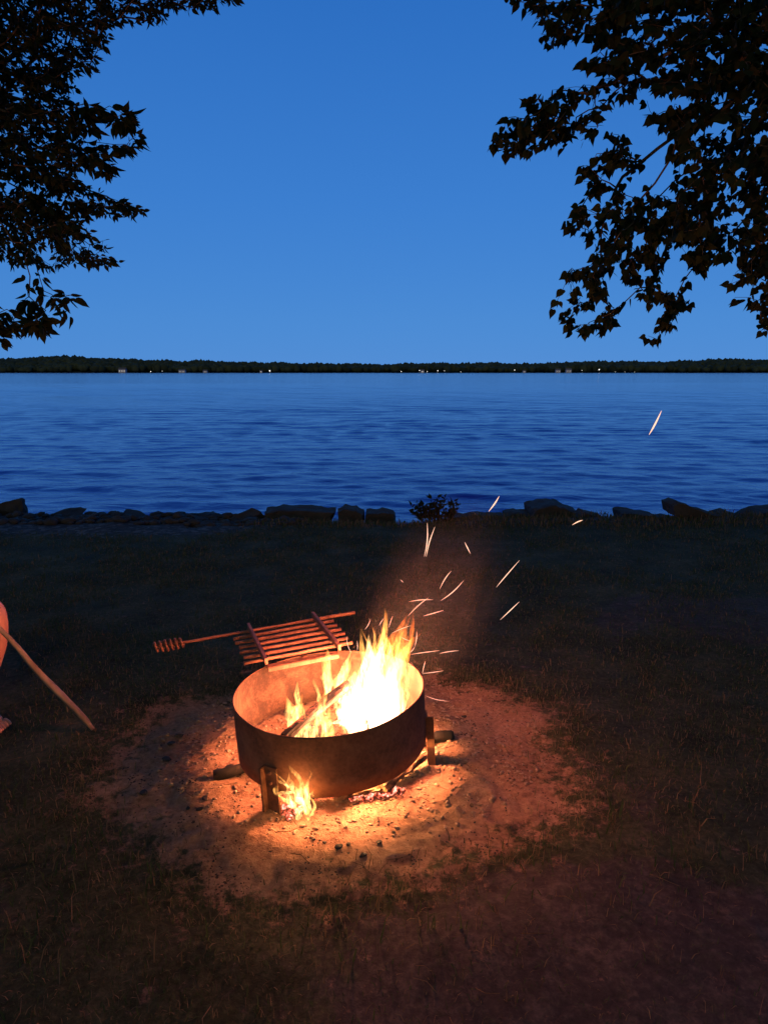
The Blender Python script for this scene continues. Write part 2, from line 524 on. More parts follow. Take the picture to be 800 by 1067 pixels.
for (px, s, h), w in zip(lamps, ordn):
    shore_lamp(px, s, h, 'white lamp on the far shoreline, ' + w)

# ------------------------------------------------------------------ fire ring (tilted a little to the left)
ring = empty('fire_ring', RC)
ring.rotation_euler = (0, R(-3.2), 0)
tag(ring, 'round rusty steel fire ring standing on short legs around the fire', 'fire ring')
RR, RH0, RH1 = 0.386, 0.092, 0.326
def shell():
    b = MB(); n = 128
    prof_ = [(RR - 0.004, RH0), (RR, RH0), (RR, 0.15), (RR, 0.2), (RR, 0.26), (RR, RH1 - 0.004), (RR + 0.001, RH1), (RR - 0.003, RH1 + 0.002), (RR - 0.006, RH1),
             (RR - 0.005, 0.26), (RR - 0.005, 0.2), (RR - 0.005, 0.15)]
    for r, z in prof_:
        for k in range(n):
            th = 2 * PI * k / n
            rr = r + 0.0035 * math.sin(3 * th + 0.6) + 0.0015 * math.sin(7 * th + z * 9)
            b.v.append(Vector((math.cos(th) * rr, math.sin(th) * rr, z + 0.003 * math.sin(2 * th + 1))))
    m = len(prof_)
    for i in range(m):
        for k in range(n):
            a = i * n + k; c = i * n + (k + 1) % n; d = ((i + 1) % m) * n
            b.f.append([a, c, d + (k + 1) % n, d + k])
    return b
sh_ = shell().build('ring_wall', M_ring, ring)
sh_.data.materials.append(M_ring_in)
for p_ in sh_.data.polygons:
    if p_.index // 128 >= 8: p_.material_index = 1
# weld seam and lap plate
for ang in (-120, -1, 119):
    a = R(ang)
    b = MB()
    Mt = Matrix.Rotation(a, 4, 'Z')
    b.box((RR + 0.006, 0, 0.083), (0.004, 0.030, 0.110), Mt)       # flat face of the angle iron
    b.box((RR + 0.022, -0.026, 0.083), (0.012, 0.004, 0.110), Mt)   # its web
    lg = b.build('leg', M_ring, ring, False)
    for z in (0.13, 0.17):
        bb = MB()
        bb.tube([Mt @ Vector((RR + 0.008, 0, z)), Mt @ Vector((RR + 0.016, 0, z))], 0.008, 6)
        bb.build('bolt', M_grate, lg)

# swing-back cooking grate
gr_root = empty('grill_grate', (-0.130, 0.266, RH1 + 0.004), (0, 0, R(20)))
gr_root.parent = ring; gr_root.scale = (1.12, 1.03, 1.1)
W2, GL = 0.148, 0.475
for sx in (-1, 1):
    b = MB()
    b.box((sx * W2, GL / 2 - 0.01, 0.036), (0.006, GL / 2, 0.013)); b.build('side_bar', M_grate, gr_root, False)
for k in range(6):
    v = 0.055 + k * 0.062
    lo = -W2 - 0.078 + rnd.uniform(-.006, .006); hi = W2 + 0.075 + rnd.uniform(-.006, .006)
    pts = [(lo + (hi - lo) * t / 8, v + rnd.uniform(-.0012, .0012), 0.021 + rnd.uniform(-.001, .001)) for t in range(9)]
    b = MB(); b.tube(pts, 0.0075, 8, wob=0.15, seed=k); b.build('rod', M_grate, gr_root)
b = MB(); b.box((0, 0.012, 0.004), (W2 - 0.006, 0.016, 0.004)); b.box((0, -0.006, -0.002), (W2 - 0.006, 0.003, 0.008)); b.build('cross_plate', M_grate, gr_root, False)
# hinge pipe down to the back leg
b = MB(); b.tube([(0.02, 0.06, -0.012), (0.02, 0.125, -0.03), (0.02, 0.135, -0.22)], 0.012, 8); b.build('hinge_post', M_grate, gr_root)
hv = 0.435
b = MB()
pts = [(-0.50 + t * (0.34 + 0.50) / 30, hv + 0.002 * math.sin(t), 0.020) for t in range(31)]
b.tube(pts, [0.0065 if t < 21 else 0.0085 for t in range(31)], 8, wob=0.1)
hd = b.build('handle_rod', M_grate, gr_root)
b = MB()
turns = 6
pts = []; rad = []
for t in range(turns * 14 + 1):
    th = 2 * PI * t / 14
    u = t / (turns * 14)
    rr = 0.019 + 0.004 * math.sin(PI * u)
    pts.append((-0.555 + 0.125 * u, hv + rr * math.cos(th), 0.020 + rr * math.sin(th))); rad.append(0.0055)
b.tube(pts, rad, 6, up=(1, 0.02, 0)); b.build('coil_grip', M_grate, gr_root)

# ------------------------------------------------------------------ logs, coals
def rel(x, y, z): return Vector((RC.x + x, RC.y + y, z))
def log(a, b_, r, mat, label, seed=1, name='log', split=False, cat='log'):
    a = Vector(a); b_ = Vector(b_)
    n = 12; pts = []; rad = []
    rr = random.Random(seed)
    bend = Vector((rr.uniform(-1, 1), rr.uniform(-1, 1), rr.uniform(-.3, .3))) * r * 0.5
    for i in range(n + 1):
        t = i / n
        pts.append((a.lerp(b_, t) - a) + bend * math.sin(PI * t))
        rad.append(r * (0.86 if i in (0, n) else 1.0) * (1 + 0.12 * mnoise.noise(Vector((t * 4, seed, 0)))))
    m = MB(); m.tube(pts, rad, 12, flat=0.72 if split else 0.95, wob=0.55 if split else 0.3, seed=seed)
    o = m.build(name, mat, None, not split); o.location = a
    tag(o, label, cat, 'firewood in and under the ring')
    return o
log(rel(-.17, -.19, .215), rel(.06, .06, .315), .024, M_burn, 'slim burning stick leaning over the pile inside the ring', 3, split=True)
log(rel(-.20, -.05, .10), rel(.14, -.02, .19), .045, M_char, 'thick charred log under the small left flames in the ring', 4)
log(rel(-.16, .12, .06), rel(.10, -.20, .15), .042, M_char, 'charred log crossing the pile behind the leaning stick', 5)
log(rel(.02, .22, .05), rel(.20, -.16, .17), .045, M_burn, 'log burning in the heart of the big flame', 6, split=True)
log(rel(.28, .10, .05), rel(.02, -.12, .20), .038, M_burn, 'log propped against the pile at the right inside the ring', 8)
log(rel(-.10, .17, .12), rel(.04, .03, .315), .020, M_burn, 'short upright stick under the twin small flames', 9, split=True)
log(rel(-.17, -.315, .045), rel(.09, -.27, .042), .027, M_burn, 'log sticking out under the front of the ring, alight at its left end', 10, split=True)
log(rel(.02, -.30, .028), rel(.20, -.235, .030), .018, M_log, 'thin pale split stick lying under the front rim', 12, split=True)
log(rel(.20, -.25, .034), rel(.37, -.05, .060), .027, M_log, 'pale split log under the ring ending at the right leg', 13, split=True)
log(rel(.34, .10, .018), rel(.51, .17, .022), .024, M_char, 'charred log end poking out behind the right leg', 14)
log(rel(-.47, -.13, .014), rel(-.30, -.05, .030), .022, M_char, 'blackened log end poking out to the left of the ring', 15)

def lump(mat, c, s, seed, name, flat=0.7, sub=2, parent=None, smooth=False, rough=0.5):
    import bmesh
    bm = bmesh.new(); bmesh.ops.create_icosphere(bm, subdivisions=sub, radius=1)
    rr = random.Random(seed)
    off = Vector((rr.uniform(0, 50), rr.uniform(0, 50), rr.uniform(0, 50)))
    sc = Vector((s[0], s[1], s[2])) if hasattr(s, '__len__') else Vector((s * rr.uniform(.8, 1.3), s * rr.uniform(.8, 1.2), s * flat))
    rot = Matrix.Rotation(rr.uniform(0, 6.28), 4, 'Z') if not hasattr(s, '__len__') else Matrix.Identity(4)
    planes = [(Vector((rr.gauss(0, 1), rr.gauss(0, 1), rr.gauss(0, .8))).normalized(), rr.uniform(0.55, 0.85)) for _ in range(7)]
    for v in bm.verts:
        p = v.co.copy()
        for nrm, d in planes:
            k = p.dot(nrm)
            if k > d: p -= nrm * (k - d)
        p *= 1 + rough * 0.35 * mnoise.noise(p * 2.2 + off)
        v.co = rot @ Vector((p.x * sc.x, p.y * sc.y, p.z * sc.z))
    me = bpy.data.meshes.new(name); bm.to_mesh(me); bm.free()
    if smooth: me.polygons.foreach_set('use_smooth', [True] * len(me.polygons))
    me.materials.append(mat)
    o = bpy.data.objects.new(name, me); COL.objects.link(o); o.location = c
    if parent: o.parent = parent
    return o

def mat_ember():
    m = N('glowing_ember')
    co = m.coord('Object')
    f = m.noise(co, 60, 4, 0.6)
    c = m.ramp(f, [(0.40, (0.25, 0.01, 0.004)), (0.52, (1.0, 0.12, 0.05)), (0.66, (1.0, 0.55, 0.40))])
    k = m.ramp(f, [(0.42, (0.03,) * 3), (0.62, (1, 1, 1))])
    b = m.bsdf((0.03, 0.025, 0.022), 0.9)
    m.link(c, b.inputs['Emission Color']); m.link(m.math('MULTIPLY', k, 2.0), b.inputs['Emission Strength'])
    return m.m
M_ember = mat_ember()
# bed of embers and ash in the ring, and embers under the front rim
def ember_bed():
    n = 260
    V = []; Fq = []
    import bmesh
    bm = bmesh.new(); bmesh.ops.create_icosphere(bm, subdivisions=1, radius=1)
    iv = np.array([v.co[:] for v in bm.verts]); itf = np.array([[v.index for v in f.verts] for f in bm.faces]); bm.free()
    for k in range(n):
        if k < 190:
            a = rnd.uniform(0, 6.28); r = 0.24 * math.sqrt(rnd.random()); x, y = .08 + math.cos(a) * r, math.sin(a) * r * .95
        elif k < 225:
            t = rnd.random(); x = .10 + .18 * t + rnd.gauss(0, .012); y = -.285 + .08 * t + rnd.gauss(0, .012)
        else:
            x = -.14 + rnd.gauss(0, .022); y = -.345 + rnd.gauss(0, .016)
        s = rnd.uniform(.006, .017)
        p = iv * np.array([s * rnd.uniform(.7, 1.4), s * rnd.uniform(.7, 1.4), s * rnd.uniform(.6, 1)]) * (1 + (nrng.random((len(iv), 1)) - .5) * .6)
        V.append(p + np.array([RC.x + x, RC.y + y, gz(RC.x + x, RC.y + y) + s * .4 + (0.03 * rnd.random() if k < 190 else 0)]))
        Fq.append(itf + k * len(iv))
    o = np_mesh('embers', np.concatenate(V), np.concatenate(Fq), M_ember)
    tag(o, 'glowing bed of embers under the burning logs', 'embers', kind='stuff')
ember_bed()

# separate charcoal lumps on the sand: photographed place (px, py), size
coals = [(186, 768, .024, 'round black charcoal lump left of the ring, near the grass'), (178, 776, .020, 'small charcoal lump touching the lump left of the ring'),
         (173, 792, .022, 'charcoal lump at the left rim of the sand'), (240, 799, .022, 'charcoal piece beside the ring wall on the left'),
         (228, 802, .014, 'thin charcoal chip left of the ring base'), (214, 833, .018, 'greyish charcoal chip lying front left of the ring'),
         (208, 844, .014, 'charcoal chip just in front of the greyish chip'), (196, 843, .012, 'smallest charcoal chip at the front left of the sand'),
         (353, 884, .020, 'biggest black charcoal lump in front of the ring'), (363, 881, .013, 'charcoal piece just right of the biggest front lump'),
         (338, 879, .010, 'charcoal crumb left of the biggest front lump'), (327, 876, .009, 'charcoal crumb second left of the front lump'),
         (395, 879, .012, 'lone charcoal piece right of the front lumps'), (483, 748, .018, 'charcoal lump on the sand to the right behind the leg'),
         (150, 828, .022, 'flat black charcoal at the far left edge of the sand'), (378, 893, .016, 'dark dirt clod in front of the charcoal pieces'),
         (410, 868, .010, 'tiny charcoal bit in the bright sand to the right')]
for k, (px, py, s, lb) in enumerate(coals):
    p = at(px, py, z=0.0)
    o = lump(M_coal, (p.x, p.y, gz(p.x, p.y) + s * .2), s * .85, 100 + k, 'charcoal', .42)
    tag(o, lb, 'charcoal', 'charcoal pieces around the ring')

# ------------------------------------------------------------------ flames
M_fo = mat_flame('flame_outer', (1.0, 0.34, 0.05, 1), (1.0, 0.20, 0.03, 1), 2.6)
M_fm = mat_flame('flame_middle', (1.0, 0.55, 0.15, 1), (1.0, 0.38, 0.07, 1), 3.4)
M_fc = mat_flame('flame_core', (1.0, 0.78, 0.42, 1), (1.0, 0.60, 0.20, 1), 7.0)
M_fs = mat_flame('flame_small', (1.0, 0.62, 0.22, 1), (1.0, 0.42, 0.09, 1), 3.6, sc=1.6)

def tongue(parent, a, b_, r, mat, seed, curl=0.15, flat=0.55, name='flame_tongue'):
    rr = random.Random(seed)
    a = Vector(a); b_ = Vector(b_)
    n, m = 12, 26
    L = (b_ - a).length
    ph1, ph2 = rr.uniform(0, 6.28), rr.uniform(0, 6.28)
    side = Vector((rr.uniform(-1, 1), rr.uniform(-1, 1), 0)).normalized()
    V = []; UV = []
    az = rr.uniform(0, PI)
    for i in range(m + 1):
        t = i / m
        p = a.lerp(b_, t) + side * (math.sin(t * 5.5 + ph1) * curl * L * 0.35 * t) + Vector((-side.y, side.x, 0)) * (math.sin(t * 8 + ph2) * curl * L * 0.18 * t)
        prof = (math.sin(PI * min(1, t * 1.15 + 0.22)) ** 0.8 if t < 0.68 else 1) if False else (1 - t) ** 0.75 * (0.55 + 0.9 * t) * (1 + 0.35 * math.sin(t * 9 + ph2) * t)
        rad = max(r * prof * 1.25, 0.0004)
        tw = az + t * rr.choice((1.2,)) + t * 0.8
        for k in range(n):
            th = 2 * PI * k / n
            nz = 1 + 0.75 * mnoise.noise(Vector((math.cos(th) * 1.2 + seed, math.sin(th) * 1.2, t * 5 + seed)))
            x = math.cos(th) * rad * nz; y = math.sin(th) * rad * flat * nz
            V.append(p + Vector((x * math.cos(tw) - y * math.sin(tw), x * math.sin(tw) + y * math.cos(tw), 0)))
    Fq = []
    me = bpy.data.meshes.new(name)
    for i in range(m):
        for k in range(n):
            Fq.append([i * n + k, i * n + (k + 1) % n, (i + 1) * n + (k + 1) % n, (i + 1) * n + k])
    me.from_pydata([tuple(v) for v in V], [], Fq)
    uvl = me.uv_layers.new(name='UVMap')
    for li, l in enumerate(me.loops):
        vi = l.vertex_index
        uvl.data[li].uv = ((vi % n) / n, (vi // n) / m)
    me.polygons.foreach_set('use_smooth', [True] * len(me.polygons))
    me.materials.append(mat)
    o = bpy.data.objects.new(name, me); COL.objects.link(o); o.parent = parent
    return o

fire = empty('flame', rel(.12, 0, 0.05))
tag(fire, 'tall white-hot flame rising from the right side of the ring', 'flame')
def fr(x, y, z): return Vector((x - .12, y, z - 0.05))
for i in range(14):   # broad hot body
    bx = rnd.uniform(.03, .27); by = rnd.uniform(-.12, .10)
    tongue(fire, fr(bx, by, .08), fr(bx + rnd.uniform(-.03, .05), by, rnd.uniform(.30, .43) + .05 * (bx > .15)), rnd.uniform(.04, .065), M_fc, 20 + i, .12, .7)
for i in range(13):    # tall licks
    bx = rnd.uniform(.08, .19); by = rnd.uniform(-.05, .07)
    tongue(fire, fr(bx, by, .15), fr(rnd.uniform(.11, .24), by + rnd.uniform(-.03, .03), rnd.uniform(.50, .66)), rnd.uniform(.020, .038), (M_fm, M_fc, M_fm)[i % 3], 40 + i, .20, .5)
for i in range(12):    # thin orange edges
    bx = rnd.uniform(.08, .28); by = rnd.uniform(-.08, .08)
    tongue(fire, fr(bx, by, .2), fr(bx * .6 + .08 + rnd.uniform(.0, .08), by, rnd.uniform(.42, .62)), rnd.uniform(.014, .028), M_fm, 60 + i, .32, .4)
for i in range(9):    # faint veil leaning right
    bx = rnd.uniform(.18, .26); by = rnd.uniform(-.03, .08)
    tongue(fire, fr(bx, by, .25), fr(rnd.uniform(.24, .36), by, rnd.uniform(.50, .64)), rnd.uniform(.025, .04), M_fo, 80 + i, .26, .45)

fire2 = empty('flame', rel(-.08, 0, 0.15))
tag(fire2, 'small yellow flames flickering on the logs left in the ring', 'flame')
def f2(x, y, z): return Vector((x + .08, y, z - 0.15))
for i, (bx, by, bz, tx, tz, r_) in enumerate([(-.02, .10, .27, -.045, .46, .022), (-.03, .10, .26, -.03, .42, .026), (.0, .10, .27, .075, .455, .018), (.03, .10, .25, .06, .42, .022), (.01, .09, .24, .02, .38, .03),
        (-.16, -.08, .18, -.17, .33, .022), (-.13, -.10, .18, -.12, .35, .022), (-.10, -.12, .17, -.10, .31, .024), (-.07, -.16, .17, -.045, .33, .030), (-.02, -.18, .16, .0, .34, .035),
        (-.14, -.02, .2, -.15, .37, .012), (-.06, .02, .2, -.07, .36, .018), (-.03, -.1, .2, -.03, .38, .024)]):
    tongue(fire2, f2(bx, by, bz - .04), f2(tx, by, tz), r_ * 1.15, M_fs if i % 3 else M_fm, 120 + i, .22, .5)

fire3 = empty('flame', rel(-.13, -.35, 0.02))
tag(fire3, 'little flame licking out from under the front of the ring', 'flame')
def f3(x, y, z): return Vector((x + .13, y + .35, z - 0.02))
for i, (bx, bz, tx, tz, r_) in enumerate([(-.15, .05, -.22, .165, .020), (-.15, .04, -.20, .21, .016), (-.12, .05, -.175, .215, .018), (-.12, .06, -.13, .20, .016), (-.10, .02, -.14, .235, .020), (-.09, .03, -.10, .215, .013),
        (-.08, .01, -.075, .15, .012), (-.15, .10, -.20, .13, .014), (-.13, .0, -.155, .12, .028), (-.10, .0, -.115, .11, .028), (-.16, .12, -.205, .185, .010), (-.09, .08, -.07, .13, .009)]):
    tongue(fire3, f3(bx + .03, -.375, bz), f3(tx + .03, -.43 + .01 * (i % 3), tz), r_, M_fs if i % 3 else M_fm, 150 + i, .38, .45)

# the light that the fire gives
def lamp(name, loc, power, col, rad):
    l = bpy.data.lights.new(name, 'POINT'); l.energy = power; l.color = col; l.shadow_soft_size = rad
    o = bpy.data.objects.new(name, l); COL.objects.link(o); o.location = loc
    return o
RED = (1.0, 0.26, 0.13); ORG = (1.0, 0.31, 0.12)
lamp('fire_light', rel(.18, 0, .64), 20, RED, .07)
lamp('fire_light', rel(.17, 0, .54), 22, RED, .07)
lamp('fire_light', rel(.15, 0, .43), 22, RED, .07)
lamp('fire_light', rel(.13, -.02, .30), 95, ORG, .06)
lamp('fire_light', rel(.02, -.08, .215), 40, ORG, .06)
lamp('fire_light', rel(-.05, -.02, .15), 46, RED, .05)
lamp('fire_light', rel(.12, -.23, .085), 13.0, (1.0, 0.42, 0.13), .03)
lamp('fire_light', rel(-.09, -.43, .12), 0.9, (1.0, 0.36, 0.11), .025)

# sparks: glowing slivers thrown up by the fire  (two photographed ends, distance)
M_spark = mat_emit('glowing_spark', (1.0, 0.55, 0.36), 1.7)
sparks = [((676, 453), (689, 428), 3.2, 2.2), ((509, 533), (520, 517), 3.0, 1.9), ((596, 547), (607, 542), 3.0, 1.6), ((445, 545), (442, 580), 2.8, 1.5),
          ((453, 549), (444, 580), 2.8, 1.5), ((484, 565), (490, 577), 2.9, 1.5), ((541, 584), (517, 612), 2.9, 1.3), ((541, 627), (521, 646), 2.9, 1.3),
          ((470, 595), (458, 614), 2.8, 1.3), ((483, 605), (459, 626), 2.8, 1.3), ((426, 627), (451, 625), 2.8, 1.2), ((446, 623), (425, 642), 2.8, 1.2),
          ((441, 642), (462, 636), 2.8, 1.3), ((434, 658), (432, 674), 2.7, 1.1), ((432, 674), (427, 680), 2.7, 1.1), ((428, 682), (458, 678), 2.7, 1.1),
          ((458, 681), (478, 678), 2.7, 1.1), ((443, 689), (440, 702), 2.7, 1.0), ((440, 702), (462, 699), 2.7, 1.0), ((443, 725), (468, 731), 2.6, .8),
          ((386, 645), (380, 656), 2.6, .9), ((395, 652), (400, 644), 2.6, .9), ((405, 654), (409, 642), 2.6, .9), ((408, 660), (428, 652), 2.6, .9),
          ((361, 663), (366, 680), 2.7, .9), ((372, 668), (372, 678), 2.7, .8), ((417, 604), (420, 607), 2.8, 1.0), ((418, 664), (428, 668), 2.6, .8)]
sl = ['long spark high over the lake on the right', 'spark over the waterline above the rocks', 'short spark against the shore rocks on the right',
      'left of the twin tall sparks above the fire', 'right of the twin tall sparks above the fire', 'short spark right of the twin tall sparks',
      'upper of the two long sparks flying off right', 'lower of the two long sparks flying off right', 'curved spark above the middle of the swarm',
      'long slanting spark in the middle of the swarm', 'level spark crossing another above the flame', 'slanting spark crossed by a level one',
      'short level spark below the crossed pair', 'upright spark right of the flame tip', 'tiny kinked spark right of the flame', 'long level spark right of the flame',
      'far end spark of the level row beside the flame', 'upright arm of the L-shaped sparks at the ring rim', 'level arm of the L-shaped sparks at the ring rim',
      'faint spark by the right wall of the ring', 'spark at the left of the flame tip', 'tiny spark standing on the flame tip', 'spark on the right half of the flame tip',
      'spark trailing from the tip to the right', 'thin spark left of the tall flame before the grate', 'smallest upright spark beside the grate', 'dot-like spark on the far left of the swarm',
      'short spark just right of the tall flame']
for j, ((a, c, Y, w), lb) in enumerate(zip([(s[0], s[1], s[2], s[3]) for s in sparks], sl)):
    A = at(*a, Y=Y); B = at(*c, Y=Y + 0.05)
    mid = (A + B) / 2
    r = 0.36 * w / F * (Y * 1.05)
    pth = []
    bend = Vector((rnd.uniform(-1, 1), 0, rnd.uniform(-1, 1))) * (A - B).length * 0.05
    for t in range(7):
        u = t / 6
        pth.append(A.lerp(B, u) + bend * math.sin(PI * u) - mid)
    m = MB(); m.tube(pth, [r * .2, r * .6, r * .9, r, r * .9, r * .6, r * .2], 6)
    o = m.build('spark', M_spark); o.location = mid
    tag(o, lb, 'spark', 'sparks flying up from the fire')

# thin smoke drifting up to the right of the flame
def smoke():
    m = N('smoke')
    tc = m.n('ShaderNodeTexCoord').outputs['Object']
    mp = m.n('ShaderNodeMapping', {'Vector': tc, 'Scale': (2.6, 2.6, 1.1)})
    f = m.noise(mp.outputs[0], 1.6, 5, 0.62, 1.4)
    r = m.n('ShaderNodeVectorMath', {0: tc}, operation='LENGTH').outputs['Value']
    fall = m.math('SUBTRACT', 1.0, m.math('MULTIPLY', r, r), True)
    d = m.math('MULTIPLY', m.math('MULTIPLY', m.ramp(f, [(0.42, (0.10,) * 3), (0.66, (1, 1, 1))]), m.math('POWER', fall, 1.6)), 0.15)
    v = m.n('ShaderNodeVolumePrincipled', {'Color': (0.8, 0.75, 0.75, 1), 'Density': d, 'Anisotropy': 0.1})
    m.link(v.outputs[0], m.out.inputs['Volume'])
    import bmesh
    bm = bmesh.new(); bmesh.ops.create_icosphere(bm, subdivisions=4, radius=1)
    me = bpy.data.meshes.new('smoke'); bm.to_mesh(me); bm.free(); me.materials.append(m.m)
    o = bpy.data.objects.new('smoke', me); COL.objects.link(o)
    o.location = rel(.40, .12, .62); o.scale = (.30, .30, .58); o.rotation_euler = (R(-8), R(24), 0)
    tag(o, 'thin reddish smoke drifting right from the flame', 'smoke', kind='stuff')
smoke()

# ------------------------------------------------------------------ stick and person
M_skin = mat_simple('skin', (0.46, 0.20, 0.13), (0.55, 0.26, 0.17), 12, 0.5, 0.15, 0.001)
M_stick = mat_simple('peeled_stick', (0.16, 0.11, 0.07), (0.34, 0.25, 0.17), 20, 0.8, 0.5, 0.002, (1, 1, 0.12))
tip = at(97, 760, z=0.02)
up_ = at(0, 656, Y=2.85)
dirn = (up_ - tip)
hand_p = tip + dirn * 1.42
m = MB()
pts = [tip + dirn * (1.62 * t / 20) - tip + Vector((0, 0, 0.006 * math.sin(t * .7))) for t in range(21)]
m.tube(pts, [0.020 if t else 0.012 for t in range(6)] + [0.019 - 0.0009 * t for t in range(15)], 10, flat=0.7, wob=0.35, seed=5)
o = m.build('stick', M_stick); o.location = tip
tag(o, 'long peeled wooden stick leaning down to the grass at the left', 'stick')

# seated person: only a knee and the toes reach into the picture
M_cloth = mat_simple('dark_cotton', (0.03, 0.035, 0.05), (0.05, 0.055, 0.07), 60, 0.95, 0.3, 0.001)
M_cloth2 = mat_simple('grey_cotton', (0.07, 0.07, 0.075), (0.11, 0.11, 0.11), 60, 0.95, 0.3, 0.001)
M_hair = mat_simple('brown_hair', (0.02, 0.013, 0.008), (0.05, 0.03, 0.02), 80, 0.6, 0.6, 0.002, (1, 1, 0.2))
def skin_mesh(name, joints, edges, mat, parent, root=0, sub=2, thin=None):
    me = bpy.data.meshes.new(name)
    me.from_pydata([j[0] for j in joints], edges, [])
    o = bpy.data.objects.new(name, me); COL.objects.link(o)
    md = o.modifiers.new('skin', 'SKIN'); md.use_smooth_shade = True
    if not me.skin_vertices:
        bpy.context.view_layer.objects.active = o
        me.update()
    lay = me.skin_vertices[0] if me.skin_vertices else None
    if lay is None: raise RuntimeError('no skin layer')
    for i, j in enumerate(joints):
        r = j[1]
        lay.data[i].radius = (r, r) if not hasattr(r, '__len__') else r
        lay.data[i].use_root = (i == root)
    sb = o.modifiers.new('sub', 'SUBSURF'); sb.levels = sub; sb.render_levels = sub
    dg = bpy.context.evaluated_depsgraph_get(); dg.update()
    ev = o.evaluated_get(dg)
    nm = bpy.data.meshes.new_from_object(ev)
    o.modifiers.clear(); o.data = nm; nm.name = name
    nm.materials.clear(); nm.materials.append(mat)
    nm.polygons.foreach_set('use_smooth', [True] * len(nm.polygons))
    if parent: o.parent = parent
    return o

kn = at(-5, 634, Y=3.0)           # knee joint centre
PR = Vector((-2.16, 3.12, 0))     # base of the person
person = empty('person', PR)
tag(person, 'bare-legged person seated at the left edge, knee and toes lit by the fire', 'person')
def pr(x, y, z): return (x - PR.x, y - PR.y, z)
kx, ky, kz = kn
J = [(pr(-2.16, 3.12, .58), .13),      # 0 pelvis
     (pr(-2.14, 3.12, .78), .125),     # 1 waist
     (pr(-2.08, 3.12, .98), .14),      # 2 chest
     (pr(-2.05, 3.12, 1.09), .075),    # 3 neck base
     (pr(-2.02, 3.12, 1.17), .052),    # 4 neck
     (pr(-1.99, 3.12, 1.27), .088),    # 5 head mid
     (pr(-1.99, 3.12, 1.37), .078),    # 6 crown
     # near leg
     (pr(-2.10, 3.02, .57), .095),     # 7 hip
     (pr(kx - .22, ky + .01, kz + .005), .078),   # 8 thigh
     (pr(kx, ky, kz), .060),           # 9 knee
     (pr(kx - .01, ky - .005, kz - .16), .052),   # 10 calf
     (pr(kx - .06, ky - .03, kz - .34), .040),
     (pr(kx - .085, ky - .06, .10), .033),   # 12 ankle
     (pr(kx - .035, ky - .09, .045), .034),   # 13 mid foot
     (pr(kx + .04, ky - .135, .035), .028),   # 14 ball
     # far leg
     (pr(-2.10, 3.24, .57), .095), (pr(-2.10, 3.30, .575), .078), (pr(-2.00, 3.34, .56), .060), (pr(-2.07, 3.35, .34), .050), (pr(-2.20, 3.35, .10), .033), (pr(-2.17, 3.35, .045), .034), (pr(-2.11, 3.35, .035), .028),
     # near arm (holds the stick)
     (pr(-2.06, 2.95, 1.04), .062), (pr(-2.08, 2.88, .88), .047), (pr(-2.05, 2.84, .78), .042), (pr(hand_p.x - .09, hand_p.y + .02, hand_p.z + .03), .028), (pr(hand_p.x - .035, hand_p.y + .012, hand_p.z + .01), .034),
     # far arm on the thigh
     (pr(-2.06, 3.29, 1.04), .062), (pr(-2.10, 3.35, .88), .047), (pr(-2.16, 3.36, .78), .042), (pr(-2.10, 3.33, .69), .028), (pr(-2.05, 3.32, .665), .034)]
E = [(0, 1), (1, 2), (2, 3), (3, 4), (4, 5), (5, 6), (0, 7), (7, 8), (8, 9), (9, 10), (10, 11), (11, 12), (12, 13), (13, 14),
     (0, 15), (15, 16), (16, 17), (17, 18), (18, 19), (19, 20), (20, 21), (2, 22), (22, 23), (23, 24), (24, 25), (25, 26), (2, 27), (27, 28), (28, 29), (29, 30), (30, 31)]
body = skin_mesh('body', J, E, M_skin, person)
# toes, fingers, nose and ears: short skinned chains grown out of foot, palm and head, joined into the one body mesh
def join_into(o, others):
    import bmesh
    bm = bmesh.new(); bm.from_mesh(o.data)
    for q in others:
        bm.from_mesh(q.data)
        COL.objects.unlink(q)
    bm.to_mesh(o.data); bm.free()
    o.data.polygons.foreach_set('use_smooth', [True] * len(o.data.polygons))
extra = []
def chain(pts, rs): extra.append(skin_mesh('bit', [(tuple(p), r) for p, r in zip(pts, rs)], [(i, i + 1) for i in range(len(pts) - 1)], M_skin, None, sub=1))
for (fx, fy, dx, dy) in ((kx + .04, ky - .135, .90, -.42), (-2.11, 3.35, 1.0, 0.0)):
    for t in range(5):
        s = (t - 2) * .0165
        L = [.050, .044, .038, .032, .026][t]
        bx, by = fx - dy * s, fy + dx * s
        r = .0125 if t == 0 else .0085
        chain([pr(bx - dx * .02, by - dy * .02, .034), pr(bx + dx * L * .5, by + dy * L * .5, .028), pr(bx + dx * L, by + dy * L, .016)], [r * 1.2, r, r * .9])
sd = dirn.normalized()
for t in range(4):
    c = hand_p + sd * (.028 - t * .019)
    r = .0085
    q = [c + Vector((-.03, .02, 0)), c + Vector((-.008, -.028, .002)), c + Vector((.020, -.026, 0)), c + Vector((.028, -.002, -.004)), c + Vector((.014, .018, -.004))]
    chain([pr(*x) for x in q], [r * 1.1, r, r, r * .95, r * .85])
c = hand_p + sd * (-.045)
chain([pr(*(c + Vector((-.035, .015, .015)))), pr(*(c + Vector((-.012, .034, .0)))), pr(*(c + Vector((.016, .026, -.012))))], [.012, .0105, .009])
for t in range(4):
    y = 3.295 + t * .019
    chain([pr(-2.05, y, .665), pr(-2.005, y, .660), pr(-1.975, y, .642), pr(-1.962, y, .618)], [.010, .009, .0085, .0075])
chain([pr(-2.07, 3.29, .66), pr(-2.04, 3.265, .65), pr(-2.01, 3.255, .635)], [.012, .010, .009])
chain([pr(-1.93, 3.12, 1.30), pr(-1.885, 3.12, 1.262), pr(-1.905, 3.12, 1.255)], [.012, .013, .012])
